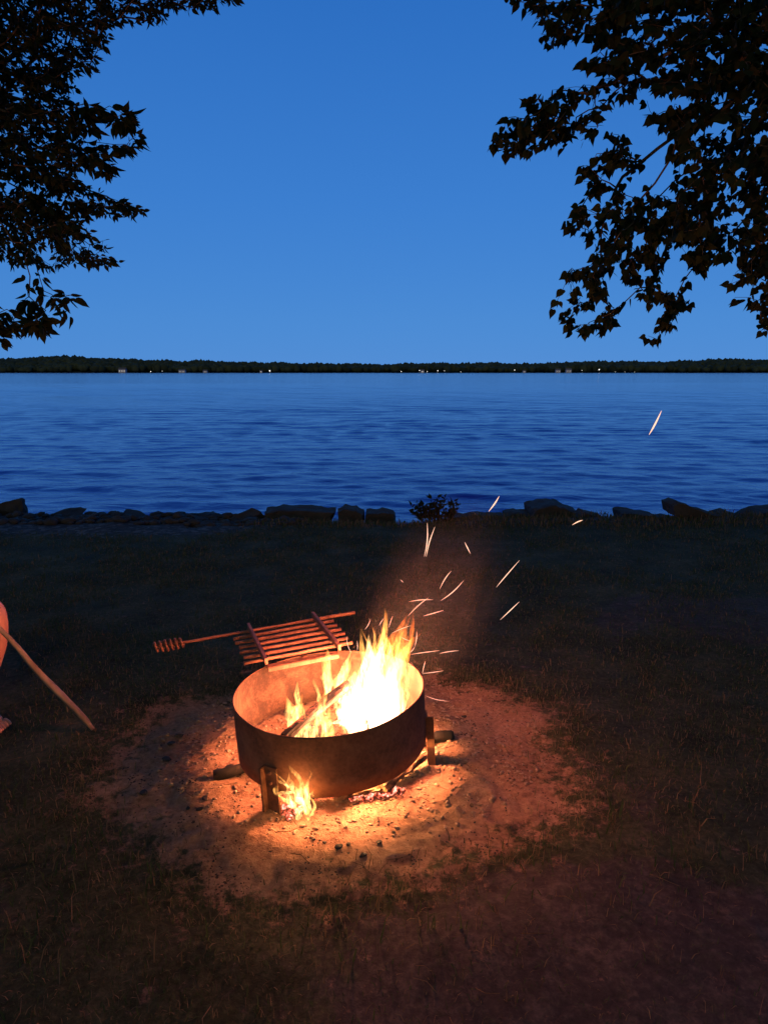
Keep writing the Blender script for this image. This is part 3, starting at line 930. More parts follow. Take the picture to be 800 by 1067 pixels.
for s in (-1, 1): chain([pr(-2.0, 3.12 + s * .078, 1.29), pr(-2.01, 3.12 + s * .094, 1.275), pr(-2.0, 3.12 + s * .084, 1.25)], [.010, .014, .008])
chain([pr(-1.905, 3.10, 1.222), pr(-1.898, 3.12, 1.224), pr(-1.905, 3.14, 1.222)], [.006, .008, .006])
join_into(body, extra)
for s in (-1, 1):
    e = lump(mat_simple('eye', (0.5, 0.5, 0.48), (0.6, 0.6, 0.58), 3, 0.3), pr(-1.915, 3.12 + s * .032, 1.298), (.012, .014, .010), 5, 'eye', sub=2, parent=person, smooth=True, rough=0)
skin_mesh('hair', [(pr(-2.01, 3.12, 1.36), .094), (pr(-2.045, 3.12, 1.30), .09), (pr(-2.06, 3.12, 1.22), .062)], [(0, 1), (1, 2)], M_hair, person)
skin_mesh('shirt', [(pr(-2.15, 3.12, .62), .15), (pr(-2.14, 3.12, .80), .145), (pr(-2.08, 3.12, .99), .155), (pr(-2.055, 3.12, 1.075), .085),
                    (pr(-2.06, 2.95, 1.04), .078), (pr(-2.08, 2.90, .91), .064), (pr(-2.06, 3.29, 1.04), .078), (pr(-2.06, 3.34, .91), .064)],
          [(0, 1), (1, 2), (2, 3), (2, 4), (4, 5), (2, 6), (6, 7)], M_cloth2, person)
skin_mesh('shorts', [(pr(-2.16, 3.12, .58), .148), (pr(-2.10, 3.02, .575), .112), (pr(kx - .19, ky + .01, kz + .01), .095), (pr(-2.10, 3.24, .575), .112), (pr(-2.06, 3.29, .58), .095)],
          [(0, 1), (1, 2), (0, 3), (3, 4)], M_cloth, person)
m = MB(); m.tube([(0, 0, 0), (0, 0, .1), (0, 0, .3), (0, 0, .43)], [.21, .19, .185, .18], 24, wob=.25, seed=8)
o = m.build('tree_stump', M_bark); o.location = (-2.20, 3.13, 0.0)
tag(o, 'upright sawn log used as a seat by the person at the left', 'stump')

# ------------------------------------------------------------------ grass, weeds, litter
def blades(name, n, region, hmin, hmax, w, mats, label, dens, cat='grass', lean=0.6):
    x = nrng.uniform(region[0], region[1], n); y = nrng.uniform(region[2], region[3], n)
    keep = nrng.random(n) < dens(x, y)
    # only inside and a little beside the view
    keep &= np.abs(x) < y * 0.66 + 0.75
    x = x[keep]; y = y[keep]; n = len(x)
    z = ground_z(x, y) - 0.004
    far = np.clip((y - 1.2) / 5.0, 0, 1)
    h = (hmin + (hmax - hmin) * nrng.random(n) ** 1.8) * (0.75 + 0.55 * fbm(x * 2.3 + 7, y * 2.3, 3))
    ww = w * (0.7 + 0.8 * nrng.random(n)) * (1 + 1.3 * far)
    az = nrng.uniform(0, 2 * PI, n)
    fa = nrng.uniform(0, 2 * PI, n)
    ln = np.abs(nrng.normal(0, lean, n)) + 0.12
    dx, dy = np.cos(az), np.sin(az); sx, sy = np.cos(fa), np.sin(fa)
    P = np.stack([x, y, z], -1)
    D = np.stack([dx, dy, np.zeros(n)], -1); S = np.stack([sx, sy, np.zeros(n)], -1)
    Up = np.array([0, 0, 1.0])
    rise = np.cos(np.clip(ln, 0, 1.35)); run = np.sin(np.clip(ln, 0, 1.35))
    p0a = P - S * ww[:, None] / 2; p0b = P + S * ww[:, None] / 2
    mid = P + D * (h * run * 0.35)[:, None] + Up * (h * rise * 0.60 + h * .1)[:, None]
    p1a = mid - S * (ww * .8)[:, None] / 2; p1b = mid + S * (ww * .8)[:, None] / 2
    tipp = P + D * (h * run)[:, None] + Up * (h * rise)[:, None]
    V = np.stack([p0a, p0b, p1b, p1a, tipp], 1).reshape(-1, 3)
    base = (np.arange(n) * 5)[:, None]
    T = np.concatenate([base + np.array([0, 1, 2]), base + np.array([0, 2, 3]), base + np.array([3, 2, 4])], 1).reshape(-1, 3)
    mi = np.repeat((nrng.random(n) < mats[2]).astype(int), 3)
    o = np_mesh(name, V, T, None, mats=[mats[0], mats[1]], midx=mi)
    tag(o, label, cat, kind='stuff')
def dens_lawn(x, y):
    p, b, e = covers(x, y)
    patch = 0.25 + 0.9 * sstep(0.34, 0.6, fbm(x * 1.9 + 3, y * 1.9 + 5, 3))
    return np.clip((1 - sstep(0.15, 0.7, p)) * (1 - 0.7 * b) * (1 - e) * patch, 0, 1) * np.clip(1.25 - y * 0.09, 0.25, 1) * sstep(7.8, 7.2, y)
blades('grass', 430000, (-5.6, 5.6, 0.9, 7.7), .014, .045, .0020, (M_grass, M_straw, 0.36), 'short trampled grass of the lakeside lawn', dens_lawn, lean=1.0)
def dens_fringe(x, y):
    p, b, e = covers(x, y)
    return np.clip(sstep(0.0, 0.35, p) * sstep(0.98, 0.4, p) + 0.10 * (1 - p), 0, 1) * 0.9
blades('dry_grass', 46000, (-1.7, 1.5, 1.2, 4.2), .015, .06, .0018, (M_straw, M_grass, 0.18), 'dry brown grass fringing the sand round the fire', dens_fringe, lean=1.0)
def dens_tuft(x, y):
    p1 = np.exp(-(((x - .78) / .28) ** 2 + ((y - 2.15) / .26) ** 2)) + .5 * np.exp(-(((x + .9) / .35) ** 2 + ((y - 1.9) / .3) ** 2)) + .35 * np.exp(-(((x - .1) / .3) ** 2 + ((y - 1.75) / .14) ** 2))
    return p1 * (1 - sstep(.1, .5, covers(x, y)[0])) * (0.2 + 0.8 * (fbm(x * 6, y * 6, 2) > .5))
blades('tall_grass', 9000, (-1.6, 1.4, 1.3, 2.9), .04, .11, .0030, (M_grass, M_straw, 0.35), 'longer grass tufts on the lawn right of the sand', dens_tuft, lean=.6)
def dens_bank(x, y):
    return sstep(6.9, 7.2, y) * sstep(7.95, 7.6, y) * sstep(-1.6, -.9, x)
blades('bank_grass', 16000, (-2, 6, 6.8, 8.0), .025, .09, .0035, (M_grass, M_straw, 0.6), 'ragged dry grass along the top of the lake bank', dens_bank, lean=.5)

def litter(name, n, dens, label, s0, s1, region, mat):
    x = nrng.uniform(region[0], region[1], n); y = nrng.uniform(region[2], region[3], n)
    keep = nrng.random(n) < dens(x, y); x = x[keep]; y = y[keep]; n = len(x)
    z = ground_z(x, y)
    V = []; T = []
    for k in range(n):
        s = rnd.uniform(s0, s1); a = rnd.uniform(0, 6.28); cu = rnd.uniform(.1, .5)
        shp = [(-.5, 0, .1), (-.15, .28, .15), (.2, .2, .05), (.55, 0, .2), (.2, -.22, .12), (-.15, -.26, .02), (0, 0, -.05)]
        for (u, v, w) in shp:
            V.append((x[k] + s * (u * math.cos(a) - v * math.sin(a)), y[k] + s * (u * math.sin(a) + v * math.cos(a)), z[k] + .006 + s * w * cu * 2))
        b0 = k * 7
        for i in range(6): T.append((b0 + i, b0 + (i + 1) % 6, b0 + 6))
    o = np_mesh(name, V, T, mat)
    tag(o, label, 'leaf litter', kind='stuff')
litter('leaf_litter', 700, lambda x, y: 0.25 + 0 * x, 'dry fallen leaves scattered on grass and sand', .012, .034, (-3.5, 3.5, 1.2, 7), M_litter)
litter('crumb_litter', 2600, lambda x, y: covers(x, y)[0] * (.25 + .75 * (fbm(x * 5, y * 5, 3) > .52)), 'black charcoal crumbs and leaf bits strewn over the sand', .005, .015, (-1.5, 1.2, 1.4, 3.8), M_coal)
# twigs and straws on the sand
def twigs():
    m = MB()
    for k in range(140):
        a = rnd.uniform(0, 6.28); r = rnd.uniform(.45, 1.5)
        x, y = RC.x + math.cos(a) * r, RC.y + math.sin(a) * r * .95
        L = rnd.uniform(.03, .11); b_ = rnd.uniform(0, 6.28)
        z = gz(x, y) + .006
        m.tube([(x, y, z), (x + math.cos(b_) * L * .5, y + math.sin(b_) * L * .5, z + rnd.uniform(.004, .018)), (x + math.cos(b_ + .3) * L, y + math.sin(b_ + .3) * L, z + rnd.uniform(0, .02))],
               [.0012, .001, .0007], 4)
    o = m.build('twig_litter', M_straw)
    tag(o, 'thin straws and twigs scattered around the fire', 'twig litter', kind='stuff')
twigs()
# small bumps and pebbles in the sand
def pebbles(name, n, fn, s0, s1, mat, label):
    import bmesh
    bm = bmesh.new(); bmesh.ops.create_icosphere(bm, subdivisions=1, radius=1)
    iv = np.array([v.co[:] for v in bm.verts]); itf = np.array([[v.index for v in f.verts] for f in bm.faces]); bm.free()
    V = []; Fq = []
    for k in range(n):
        x, y = fn(); s = s0 + (s1 - s0) * rnd.random() ** 2.5
        a = rnd.uniform(0, 6.28); ca, sa = math.cos(a), math.sin(a)
        p = iv * np.array([s * rnd.uniform(.8, 1.5), s * rnd.uniform(.6, 1.0), s * rnd.uniform(.35, .7)]) * (1 + (nrng.random((len(iv), 1)) - .5) * .45)
        p = np.stack([p[:, 0] * ca - p[:, 1] * sa, p[:, 0] * sa + p[:, 1] * ca, p[:, 2]], -1)
        V.append(p + np.array([x, y, gz(x, y) + s * .15])); Fq.append(itf + k * len(iv))
    o = np_mesh(name, np.concatenate(V), np.concatenate(Fq), mat)
    tag(o, label, 'gravel', kind='stuff')
M_sandclod = mat_simple('sand_clod', (0.18, 0.12, 0.085), (0.36, 0.25, 0.18), 30, .95, .6, .003)
def fnp():
    a = rnd.uniform(0, 6.28); r = math.sqrt(rnd.random()); return RC.x + .08 + math.cos(a) * r * .85, RC.y + .17 + math.sin(a) * r * .68
pebbles('sand_clods', 2600, fnp, .003, .012, M_sandclod, 'small clods and grit in the sand around the fire')
pebbles('beach_gravel', 5200, lambda: (rnd.uniform(-7.0, -0.9), rnd.uniform(7.2, 10.2)), .012, .085, M_rock, 'dark wet gravel of the little beach at the left')

# ------------------------------------------------------------------ shore rocks
def rock(px0, px1, ytop, ybot, Y, label, seed, tilt=0.0, depth=None, name='rock', rough=.5, fl=None):
    A = at(px0, ytop, Y=Y); B = at(px1, ybot, Y=Y)
    w = B.x - A.x; h = A.z - B.z
    c = Vector(((A.x + B.x) / 2, Y, (A.z + B.z) / 2))
    o = lump(M_rock, c, (w * .56, (depth or w * .4), h * .60), seed, name, sub=4, rough=rough)
    o.rotation_euler = (0, tilt, rnd.uniform(-.1, .1))
    tag(o, label, 'rock', 'rocks along the lake edge')
    return o
rock(-6, 28, 519, 541, 8.6, 'rounded dark boulder at the left end of the beach', 301)
rock(245, 276, 531, 546, 7.9, 'blocky rock between the beach and the long flat slab', 302)
def slab(pts, Y, T, label, seed):
    """a flat broken slab: outline of its long face, thickness T into the distance"""
    P = [at(x, y, Y=Y) for x, y in pts]
    c = sum(P, Vector()) / len(P)
    rr = random.Random(seed)
    import bmesh
    bm = bmesh.new()
    def ringv(dy, k): return [bm.verts.new(((p - c).x * k, dy + rr.uniform(-.02, .02), (p - c).z * k)) for p in P]
    r1 = ringv(0, .96); r2 = ringv(T * .15, 1.0); r3 = ringv(T, 1.0); r4 = ringv(T * 1.1, .85)
    bm.faces.new(r1[::-1]); bm.faces.new(r4)
    for ra, rb in ((r1, r2), (r2, r3), (r3, r4)):
        for i in range(len(P)): bm.faces.new([ra[i], ra[(i + 1) % len(P)], rb[(i + 1) % len(P)], rb[i]])
    bmesh.ops.recalc_face_normals(bm, faces=bm.faces)
    bmesh.ops.triangulate(bm, faces=bm.faces)
    bmesh.ops.subdivide_edges(bm, edges=bm.edges, cuts=3, use_grid_fill=True)
    off = Vector((seed, seed * .3, 0))
    for v in bm.verts:
        q = v.co
        v.co = q + Vector((mnoise.noise(q * 9 + off), mnoise.noise(q * 9 - off), mnoise.noise(q * 11 + off * 2))) * .022 + Vector((0, 0, mnoise.noise(q * 30 + off) * .007))
    me = bpy.data.meshes.new('rock'); bm.to_mesh(me); bm.free(); me.materials.append(M_rock)
    o = bpy.data.objects.new('rock', me); COL.objects.link(o); o.location = c
    o.location.z -= .035
    tag(o, label, 'rock', 'rocks along the lake edge')
slab([(274, 532), (290, 529), (330, 530), (348, 532), (344, 543), (310, 546), (276, 545)], 7.75, .35, 'long low slab of rock just left of the notched one', 1)
slab([(351, 531), (358, 528), (370, 529), (378, 533), (379, 545), (352, 545)], 7.7, .3, 'low rock right of the long slab, with a notch beside it', 2)
slab([(381, 533), (398, 531), (411, 534), (412, 546), (381, 546)], 7.72, .3, 'flat rock left of the weedy bush', 3)
slab([(528, 534), (540, 532), (556, 534), (556, 547), (530, 547)], 7.8, .3, 'small low rock left of the big angular one', 4)
slab([(556, 529), (566, 526), (580, 524), (592, 528), (604, 532), (616, 540), (618, 550), (556, 551)], 7.7, .55, 'big angular rock, highest in the row right of the bush', 5)
slab([(598, 540), (612, 532), (630, 537), (650, 548), (598, 552)], 7.5, .3, 'wedge-shaped rock leaning on the big angular one', 6)
slab([(649, 532), (655, 531), (686, 536), (688, 549), (650, 549)], 7.8, .35, 'flat-topped slab between the wedge and the long tilted slab', 7)
slab([(686, 537), (712, 539), (722, 549), (686, 550)], 7.85, .3, 'thin low slab tucked left under the tilted slab', 8)
slab([(700, 522), (706, 520), (738, 531), (768, 540), (776, 549), (756, 552), (728, 545), (702, 533)], 7.5, .28, 'long tilted slab jutting up to the left like a plank', 9)
slab([(748, 537), (766, 533), (782, 538), (786, 549), (750, 550)], 7.9, .35, 'rock behind the lower end of the tilted slab', 10)
slab([(780, 539), (800, 531), (830, 529), (850, 549), (782, 551)], 7.7, .4, 'rock cut by the right edge of the picture', 11)
slab([(470, 537), (500, 535), (528, 537), (528, 548), (470, 549)], 7.95, .3, 'low rock in the grass right of the bush', 12)
stones = [(40, 536, 20), (62, 541, 17), (84, 537, 22), (104, 543, 18), (97, 533, 9), (122, 539, 16), (138, 545, 14), (150, 541, 9), (112, 534, 8), (163, 545, 12), (178, 549, 15), (192, 544, 7),
          (214, 546, 13), (226, 549, 10), (240, 543, 9), (70, 549, 18), (32, 549, 22), (130, 551, 20), (95, 552, 14), (14, 548, 20)]
stones += [(rnd.uniform(-5, 262), 0, rnd.uniform(7, 30)) for _ in range(46)]
for k, (px, py, w) in enumerate(stones):
    if py == 0: py = rnd.uniform(534, 550)
    A = at(px, py, z=WZ + .06); s = w / F * A.y * .5
    A.z = max(gz(A.x, A.y), WZ - .02)
    o = lump(M_rock, A, (s * rnd.uniform(1.0, 1.7), s * .9, s * rnd.uniform(.16, .42)), 400 + k, 'rock', sub=3, rough=.7)
    o.rotation_euler = (rnd.uniform(-.25, .25), rnd.uniform(-.3, .3), rnd.uniform(0, 3))
    tag(o, 'dark wet beach stone at the water edge on the left', 'rock', 'stones on the little beach')
# driftwood stick standing in the shallows
A = at(200, 548, z=WZ)
m = MB(); m.tube([(0, 0, -.06), (.01, 0, .08), (.02, .01, .17)], [.012, .010, .006], 6); m.tube([(.01, 0, .06), (-.08, .02, .10)], [.006, .003], 5)
o = m.build('driftwood', M_bark); o.location = A
tag(o, 'thin stick standing upright in the shallows by the beach', 'driftwood')

# ------------------------------------------------------------------ leaves
LEAF = {'cottonwood': [(0, .02, 0), (.16, -.06, .02), (.36, -.02, .03), (.48, .14, .05), (.46, .34, .04), (.32, .58, .01), (.13, .82, -.04), (0, 1.10, -.10), (-.13, .82, -.04), (-.32, .58, .01), (-.46, .34, .04), (-.48, .14, .05), (-.36, -.02, .03), (-.16, -.06, .02)],
        'ash': [(0, 0, 0), (.16, .12, .02), (.25, .35, .04), (.20, .65, .0), (.07, .92, -.08), (0, 1.12, -.16), (-.07, .92, -.08), (-.20, .65, .0), (-.25, .35, .04), (-.16, .12, .02)]}
def leaf_mesh(name, shape, P, D, S, mat, parent):
    """P base points, D length directions, S sizes"""
    tpl = np.array(LEAF[shape]); k = len(tpl)
    n = len(P)
    P = np.asarray(P); D = np.asarray(D); D /= np.linalg.norm(D, axis=1, keepdims=True)
    rr = nrng.normal(0, 1, (n, 3)); A = np.cross(D, rr); A /= np.linalg.norm(A, axis=1, keepdims=True)
    C = np.cross(A, D)
    S = np.asarray(S)[:, None, None]
    curl = nrng.uniform(.2, 1.1 if shape == 'cottonwood' else 2.0, n)[:, None, None]
    V = P[:, None, :] + S * (tpl[None, :, 0:1] * A[:, None] + tpl[None, :, 1:2] * D[:, None] + curl * tpl[None, :, 2:3] * C[:, None])
    mid = P[:, None, :] + S * (0.45 * D[:, None] - .06 * curl * C[:, None])
    V = np.concatenate([V, mid], 1).reshape(-1, 3)
    tris = np.array([[i, (i + 1) % k, k] for i in range(k)])
    T = (tris[None] + (np.arange(n) * (k + 1))[:, None, None]).reshape(-1, 3)
    return np_mesh(name, V, T, mat, parent)

def grow(points, roots):
    """join scattered points into a branching skeleton that starts from roots"""
    nodes = [np.array(r) for r in roots]; par = [-1] + list(range(len(roots) - 1)); plen = [0.0]
    for i in range(1, len(roots)): plen.append(plen[-1] + np.linalg.norm(nodes[i] - nodes[i - 1]) * .6)
    rootp = np.array(roots[-1])
    P = points[np.argsort(np.linalg.norm(points - rootp, axis=1))]
    arr = np.zeros((len(P) + len(nodes), 3)); arr[:len(nodes)] = nodes
    pl = np.zeros(len(arr)); pl[:len(nodes)] = plen
    cnt = len(nodes)
    for p in P:
        d = np.linalg.norm(arr[:cnt] - p, axis=1)
        j = int(np.argmin(d + 0.28 * pl[:cnt]))
        arr[cnt] = p; pl[cnt] = pl[j] + d[j]; par.append(j); cnt += 1
    w = np.ones(cnt)
    for i in range(cnt - 1, 0, -1): w[par[i]] += w[i]
    return arr, par, w

def inpoly(x, y, poly):
    r = False; n = len(poly); j = n - 1
    for i in range(n):
        xi, yi = poly[i]; xj, yj = poly[j]
        if (yi > y) != (yj > y) and x < (xj - xi) * (y - yi) / (yj - yi) + xi: r = not r
        j = i
    return r

def make_tree(name, label, shape, polys, holes, trunk_pts, trunk_r, limb_start, extra_c, leaf_s, mat, drop=.65, seed=1):
    t = empty(name, trunk_pts[0])
    rr = random.Random(seed)
    pts = []; kinds = []
    for poly, dens, Y0, Y1, ls in polys:
        xs_ = [p[0] for p in poly]; ys_ = [p[1] for p in poly]
        area = (max(xs_) - min(xs_)) * (max(ys_) - min(ys_))
        for _ in range(int(area * dens)):
            x = rr.uniform(min(xs_), max(xs_)); y = rr.uniform(min(ys_), max(ys_))
            if not inpoly(x, y, poly): continue
            if any(((x - hx) / hw) ** 2 + ((y - hy) / hh) ** 2 < 1 for hx, hy, hw, hh in holes) and rr.random() < .93: continue
            pts.append(at(x, y, Y=rr.uniform(Y0, Y1))); kinds.append(ls)
    for c, rad, n in extra_c:
        for _ in range(n):
            d = Vector((rr.gauss(0, 1), rr.gauss(0, 1), rr.gauss(0, 1))).normalized() * rr.random() ** .4
            p = Vector(c) + Vector((d.x * rad[0], d.y * rad[1], d.z * rad[2]))
            # keep the part of the crown that would fall inside the picture to the drawn sprays
            if p.y > .4:
                dep = p.y * math.cos(PITCH) - (p.z - CAM_H) * math.sin(PITCH)
                if dep > .1:
                    px = 400 + F * p.x / dep
                    py = 533.5 - F * (p.y * math.sin(PITCH) + (p.z - CAM_H) * math.cos(PITCH)) / dep
                    if -25 < px < 825 and -25 < py: continue
            pts.append(p); kinds.append(2.2)
    P = np.array([tuple(p) for p in pts]); K = np.array(kinds)
    order = np.argsort(np.linalg.norm(P - np.array(limb_start[-1]), axis=1)); K = K[order]
    arr, par, w = grow(P, [tuple(x) for x in limb_start])
    base = Vector(trunk_pts[0])
    m = MB()
    m.tube([Vector(p) - base for p in trunk_pts], trunk_r, 14, wob=.15, seed=seed)
    for i in range(1, len(par)):
        r1 = 0.0011 * w[i] ** 0.52; r0 = min(0.0011 * w[par[i]] ** 0.52, r1 * 1.5)
        a = Vector(arr[par[i]]) - base; c = Vector(arr[i]) - base
        L = (c - a).length
        if L < 1e-4: continue
        mid = (a + c) / 2 + Vector((rr.gauss(0, 1), rr.gauss(0, 1), rr.gauss(0, 1))) * L * .05
        m.tube([a, mid, c], [r0, (r0 + r1) / 2, r1], 5 if w[i] < 40 else 8, cap=False)
    m.build('trunk', M_bark, t)
    n0 = len(limb_start)
    LP = []; LD = []; LS = []
    for i in range(n0, len(par)):
        p = arr[i]; dirp = p - arr[par[i]]; L = np.linalg.norm(dirp) + 1e-6
        nl = 9 if shape == 'ash' else 6
        ks = K[i - n0]
        for q in range(nl):
            u = rr.random()
            bp = arr[par[i]] + dirp * (1 - (1 - u) * min(1, .16 / L))
            d = np.array([rr.gauss(0, .6), rr.gauss(0, .6), -drop + rr.gauss(0, .35)]) + dirp / L * .45
            st = d / np.linalg.norm(d) * leaf_s * .35 * ks
            LP.append(bp + st - np.array(base)); LD.append(d); LS.append(leaf_s * ks * rr.uniform(.65, 1.15))
    leaf_mesh('crown', shape, LP, LD, LS, mat, t)
    tag(t, label, 'tree')
    return t

# right-hand tree (outline clusters of the photograph, each with its own range of distance)
RP = [
    ([(528, -20), (527, 6), (548, 22), (560, 36), (578, 50), (590, 40), (605, 36), (640, 42), (660, -20)], .010, 4.4, 5.2, 1),
    ([(640, -20), (625, 30), (640, 60), (655, 120), (700, 130), (720, 90), (830, 90), (830, -20)], .014, 3.9, 5.6, 1),
    ([(604, 62), (608, 95), (630, 118), (650, 100), (640, 50), (618, 45)], .010, 4.3, 5.0, 1),
    ([(510, 148), (518, 132), (542, 104), (575, 90), (612, 92), (628, 112), (622, 140), (590, 152), (560, 152), (530, 158), (514, 158)], .0125, 4.4, 5.0, 1),
    ([(600, 170), (606, 190), (618, 202), (640, 200), (662, 176), (660, 140), (640, 130), (628, 150), (612, 168)], .010, 4.4, 5.0, 1),
    ([(690, 90), (690, 140), (705, 200), (690, 240), (720, 270), (830, 290), (830, 60), (720, 60)], .013, 3.7, 5.6, 1),
    ([(625, 200), (640, 240), (690, 250), (690, 190), (665, 195)], .007, 4.2, 5.0, 1),
    ([(576, 222), (580, 234), (600, 240), (610, 255), (590, 275), (586, 292), (625, 296), (680, 290), (735, 282), (750, 230), (690, 205), (620, 215), (596, 214)], .0125, 4.2, 5.2, 1),
    ([(568, 318), (564, 345), (585, 345), (612, 352), (640, 340), (645, 318), (620, 290), (590, 292), (592, 312)], .012, 4.3, 4.9, 1),
    ([(655, 285), (672, 315), (690, 330), (712, 335), (722, 318), (705, 300), (700, 285)], .0095, 4.3, 4.9, 1),
    ([(672, 348), (684, 356), (702, 342), (700, 330), (684, 336)], .012, 4.4, 4.8, 1),
    ([(752, 300), (760, 308), (785, 320), (792, 345), (778, 358), (800, 360), (830, 352), (830, 270), (780, 270)], .011, 4.0, 4.8, 1),
]
RHo = [(638, 99, 11, 11), (708, 98, 13, 15), (676, 162, 15, 20), (632, 192, 10, 16), (713, 10, 8, 10), (705, 262, 10, 7), (771, 182, 7, 7), (772, 224, 6, 6), (655, 205, 10, 8), (600, 68, 6, 18), (655, 300, 8, 12)]
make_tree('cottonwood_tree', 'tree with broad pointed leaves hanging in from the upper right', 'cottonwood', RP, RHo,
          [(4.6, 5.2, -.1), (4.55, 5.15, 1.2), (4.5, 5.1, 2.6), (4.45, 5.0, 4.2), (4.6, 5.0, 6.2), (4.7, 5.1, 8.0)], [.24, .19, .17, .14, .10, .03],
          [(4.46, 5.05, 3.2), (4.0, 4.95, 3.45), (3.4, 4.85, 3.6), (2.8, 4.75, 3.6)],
          [((2.9, 2.6, 5.8), (3.0, 3.6, 1.6), 800), ((4.7, 5.2, 5.6), (2.6, 2.6, 2.3), 600), ((3.4, 4.6, 3.6), (1.4, 1.2, .9), 120)], .056, M_leafR, .75, 5)  # first cluster: out-of-view overhang, added to shade the ground from the sky
# left-hand tree
LPo = [
    ([(-30, -20), (-30, 80), (60, 85), (95, 72), (108, 48), (116, 22), (110, -20)], .028, 4.4, 6.2, .62),
    ([(100, -20), (108, 22), (135, 20), (162, 24), (178, 10), (198, 8), (222, 10), (248, -1), (250, -20)], .016, 4.8, 5.4, .62),
    ([(-30, 70), (-30, 200), (40, 205), (80, 185), (84, 150), (92, 120), (78, 88), (60, 78)], .028, 4.4, 6.0, .66),
    ([(78, 108), (92, 104), (120, 108), (138, 116), (142, 138), (144, 150), (130, 158), (124, 176), (108, 178), (96, 170), (84, 150)], .010, 4.5, 4.9, 1.05),
    ([(30, 190), (84, 180), (98, 198), (128, 210), (156, 219), (150, 224), (120, 222), (108, 226), (70, 222), (30, 228)], .026, 4.6, 5.2, .60),
    ([(-30, 205), (40, 205), (80, 230), (112, 252), (128, 276), (100, 276), (68, 272), (50, 278), (-30, 268)], .026, 4.4, 5.6, .62),
    ([(-30, 322), (8, 316), (30, 306), (54, 300), (72, 300), (78, 312), (72, 330), (52, 340), (30, 345), (14, 356), (0, 358), (-30, 352)], .0095, 4.2, 4.7, 1.0),
    ([(-40, 396), (6, 402), (8, 412), (-40, 416)], .022, 4.1, 4.4, 1.0),
]
LHo = [(12, 38, 8, 7), (22, 62, 6, 4), (84, 60, 6, 6), (35, 190, 12, 8), (48, 208, 9, 5), (10, 196, 8, 6), (88, 204, 8, 6), (86, 228, 8, 4), (10, 88, 8, 3), (66, 40, 5, 4), (30, 150, 5, 4)]
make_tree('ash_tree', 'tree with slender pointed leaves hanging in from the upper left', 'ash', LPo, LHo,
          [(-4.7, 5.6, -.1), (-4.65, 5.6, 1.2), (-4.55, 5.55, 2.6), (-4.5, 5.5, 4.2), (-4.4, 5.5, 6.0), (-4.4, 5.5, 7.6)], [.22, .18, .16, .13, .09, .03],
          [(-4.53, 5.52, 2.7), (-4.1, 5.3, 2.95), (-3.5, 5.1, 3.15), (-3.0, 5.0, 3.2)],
          [((-2.6, 3.6, 5.6), (3.0, 3.4, 1.6), 700), ((-4.6, 5.5, 5.2), (2.4, 2.4, 2.1), 650), ((-3.6, 4.9, 3.0), (1.1, 1.0, .8), 120)], .078, M_leafL, .5, 9)  # first cluster here too is unseen overhead foliage added for ground shade

# weedy bush on the bank
def bush():
    c = at(455, 545, Y=7.5); base = Vector((c.x, 7.5, gz(c.x, 7.5)))
    t = empty('bush', base)
    m = MB(); LP = []; LD = []; LS = []
    for k in range(46):
        a = rnd.uniform(0, 6.28); sp = rnd.random() ** .7
        L = rnd.uniform(.14, .34) * (1.1 - .45 * sp)
        e = Vector((math.cos(a) * sp * .27, math.sin(a) * sp * .18, 0))
        tip_ = e * 1.25 + Vector((0, 0, L + (c.z - base.z) * 0))
        m.tube([e * .5, e + Vector((0, 0, L * .5)), tip_], [.004, .003, .0012], 4)
        for q in range(9):
            u = rnd.uniform(.3, 1)
            LP.append((e * .6).lerp(tip_, u)); LD.append((rnd.gauss(0, .7), rnd.gauss(0, .7), rnd.uniform(.0, 1))); LS.append(rnd.uniform(.035, .07))
    m.build('stem', M_bark, t)
    leaf_mesh('foliage', 'ash', [tuple(p) for p in LP], np.array(LD), LS, M_leafL, t)
    tag(t, 'low weedy bush on the bank above the waterline', 'bush')
bush()

# ------------------------------------------------------------------ sky and light
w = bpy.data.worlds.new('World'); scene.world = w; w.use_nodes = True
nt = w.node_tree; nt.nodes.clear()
sky = nt.nodes.new('ShaderNodeTexSky'); sky.sky_type = 'NISHITA'; sky.sun_disc = False
SUN_EL, SUN_ROT = R(25), R(190)
sky.sun_elevation = SUN_EL; sky.sun_rotation = SUN_ROT
sky.air_density = 1.0; sky.dust_density = 0.0; sky.ozone_density = 10.0; sky.altitude = 200
tc = nt.nodes.new('ShaderNodeTexCoord'); sx_ = nt.nodes.new('ShaderNodeSeparateXYZ')
nt.links.new(tc.outputs['Generated'], sx_.inputs[0])
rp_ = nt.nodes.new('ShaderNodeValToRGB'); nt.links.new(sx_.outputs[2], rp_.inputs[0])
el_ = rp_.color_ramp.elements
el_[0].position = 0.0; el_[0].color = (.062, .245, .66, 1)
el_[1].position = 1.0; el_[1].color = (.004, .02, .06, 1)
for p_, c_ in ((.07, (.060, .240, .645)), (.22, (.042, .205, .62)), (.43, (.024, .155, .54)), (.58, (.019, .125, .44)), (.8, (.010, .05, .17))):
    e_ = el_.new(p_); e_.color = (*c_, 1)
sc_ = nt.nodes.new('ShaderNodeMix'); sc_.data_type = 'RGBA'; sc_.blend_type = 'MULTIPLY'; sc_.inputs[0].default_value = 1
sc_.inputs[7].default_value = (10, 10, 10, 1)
nt.links.new(rp_.outputs[0], sc_.inputs[6])
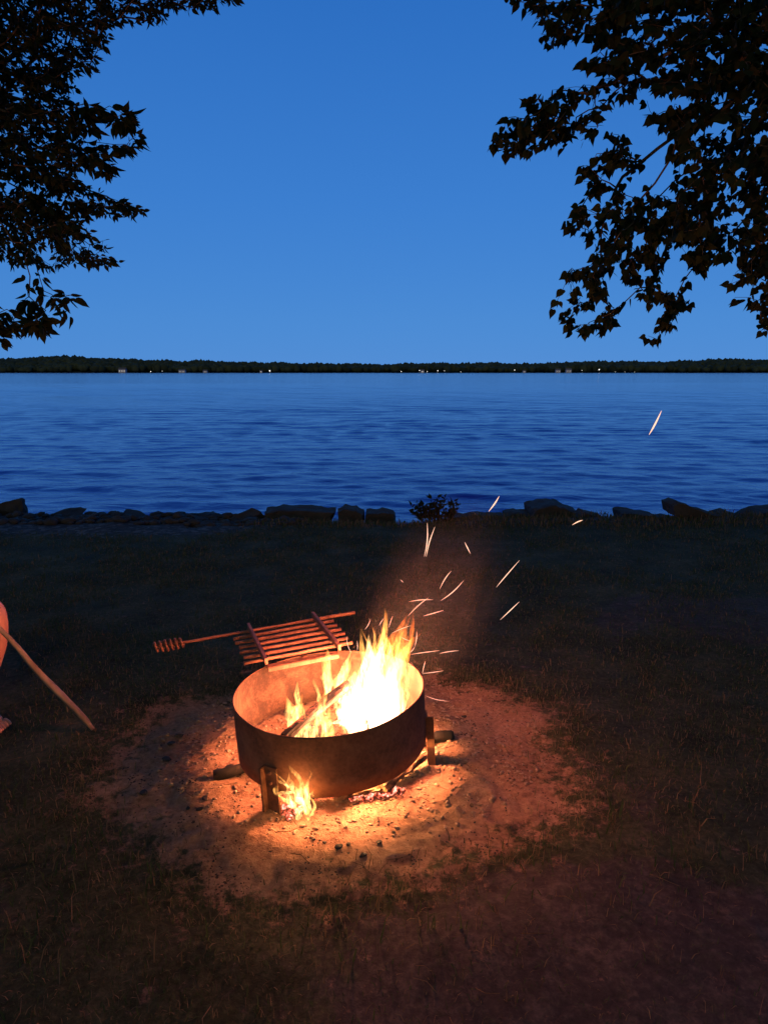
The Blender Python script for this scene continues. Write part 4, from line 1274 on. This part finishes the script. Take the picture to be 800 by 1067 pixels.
mx = nt.nodes.new('ShaderNodeMix'); mx.data_type = 'RGBA'; mx.inputs[0].default_value = 0.95
bg = nt.nodes.new('ShaderNodeBackground'); bg.inputs[1].default_value = 0.1
wo = nt.nodes.new('ShaderNodeOutputWorld')
nt.links.new(sky.outputs[0], mx.inputs[6]); nt.links.new(sc_.outputs[2], mx.inputs[7])
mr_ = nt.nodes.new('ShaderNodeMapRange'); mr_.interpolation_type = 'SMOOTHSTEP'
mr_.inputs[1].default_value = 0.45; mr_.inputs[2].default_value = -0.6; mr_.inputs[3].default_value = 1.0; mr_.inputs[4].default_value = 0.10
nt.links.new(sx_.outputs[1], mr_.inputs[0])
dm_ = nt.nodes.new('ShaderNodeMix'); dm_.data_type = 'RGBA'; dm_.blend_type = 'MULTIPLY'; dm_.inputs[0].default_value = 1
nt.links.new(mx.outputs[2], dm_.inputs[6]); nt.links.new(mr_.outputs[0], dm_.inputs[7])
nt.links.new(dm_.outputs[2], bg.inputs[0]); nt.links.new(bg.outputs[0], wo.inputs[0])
sl_ = bpy.data.lights.new('sun', 'SUN'); sl_.energy = 0.42; sl_.angle = R(60); sl_.color = (1.0, 0.90, 0.62)
so = bpy.data.objects.new('sun', sl_); COL.objects.link(so)
d = Vector((math.sin(SUN_ROT) * math.cos(SUN_EL), math.cos(SUN_ROT) * math.cos(SUN_EL), math.sin(SUN_EL)))
so.rotation_euler = d.to_track_quat('Z', 'Y').to_euler()

# ------------------------------------------------------------------ render
vs = scene.view_settings
scene.display_settings.display_device = 'sRGB'
vs.view_transform = 'Standard'; vs.look = 'None'; vs.exposure = 0; vs.gamma = 1; vs.use_curve_mapping = False
scene.render.engine = 'CYCLES'
cy = scene.cycles
cy.use_denoising = True
cy.max_bounces = 6; cy.diffuse_bounces = 2; cy.glossy_bounces = 3; cy.transmission_bounces = 2; cy.volume_bounces = 0
cy.transparent_max_bounces = 64
cy.sample_clamp_indirect = 2.0
cy.caustics_reflective = False; cy.caustics_refractive = False
cy.volume_max_steps = 64
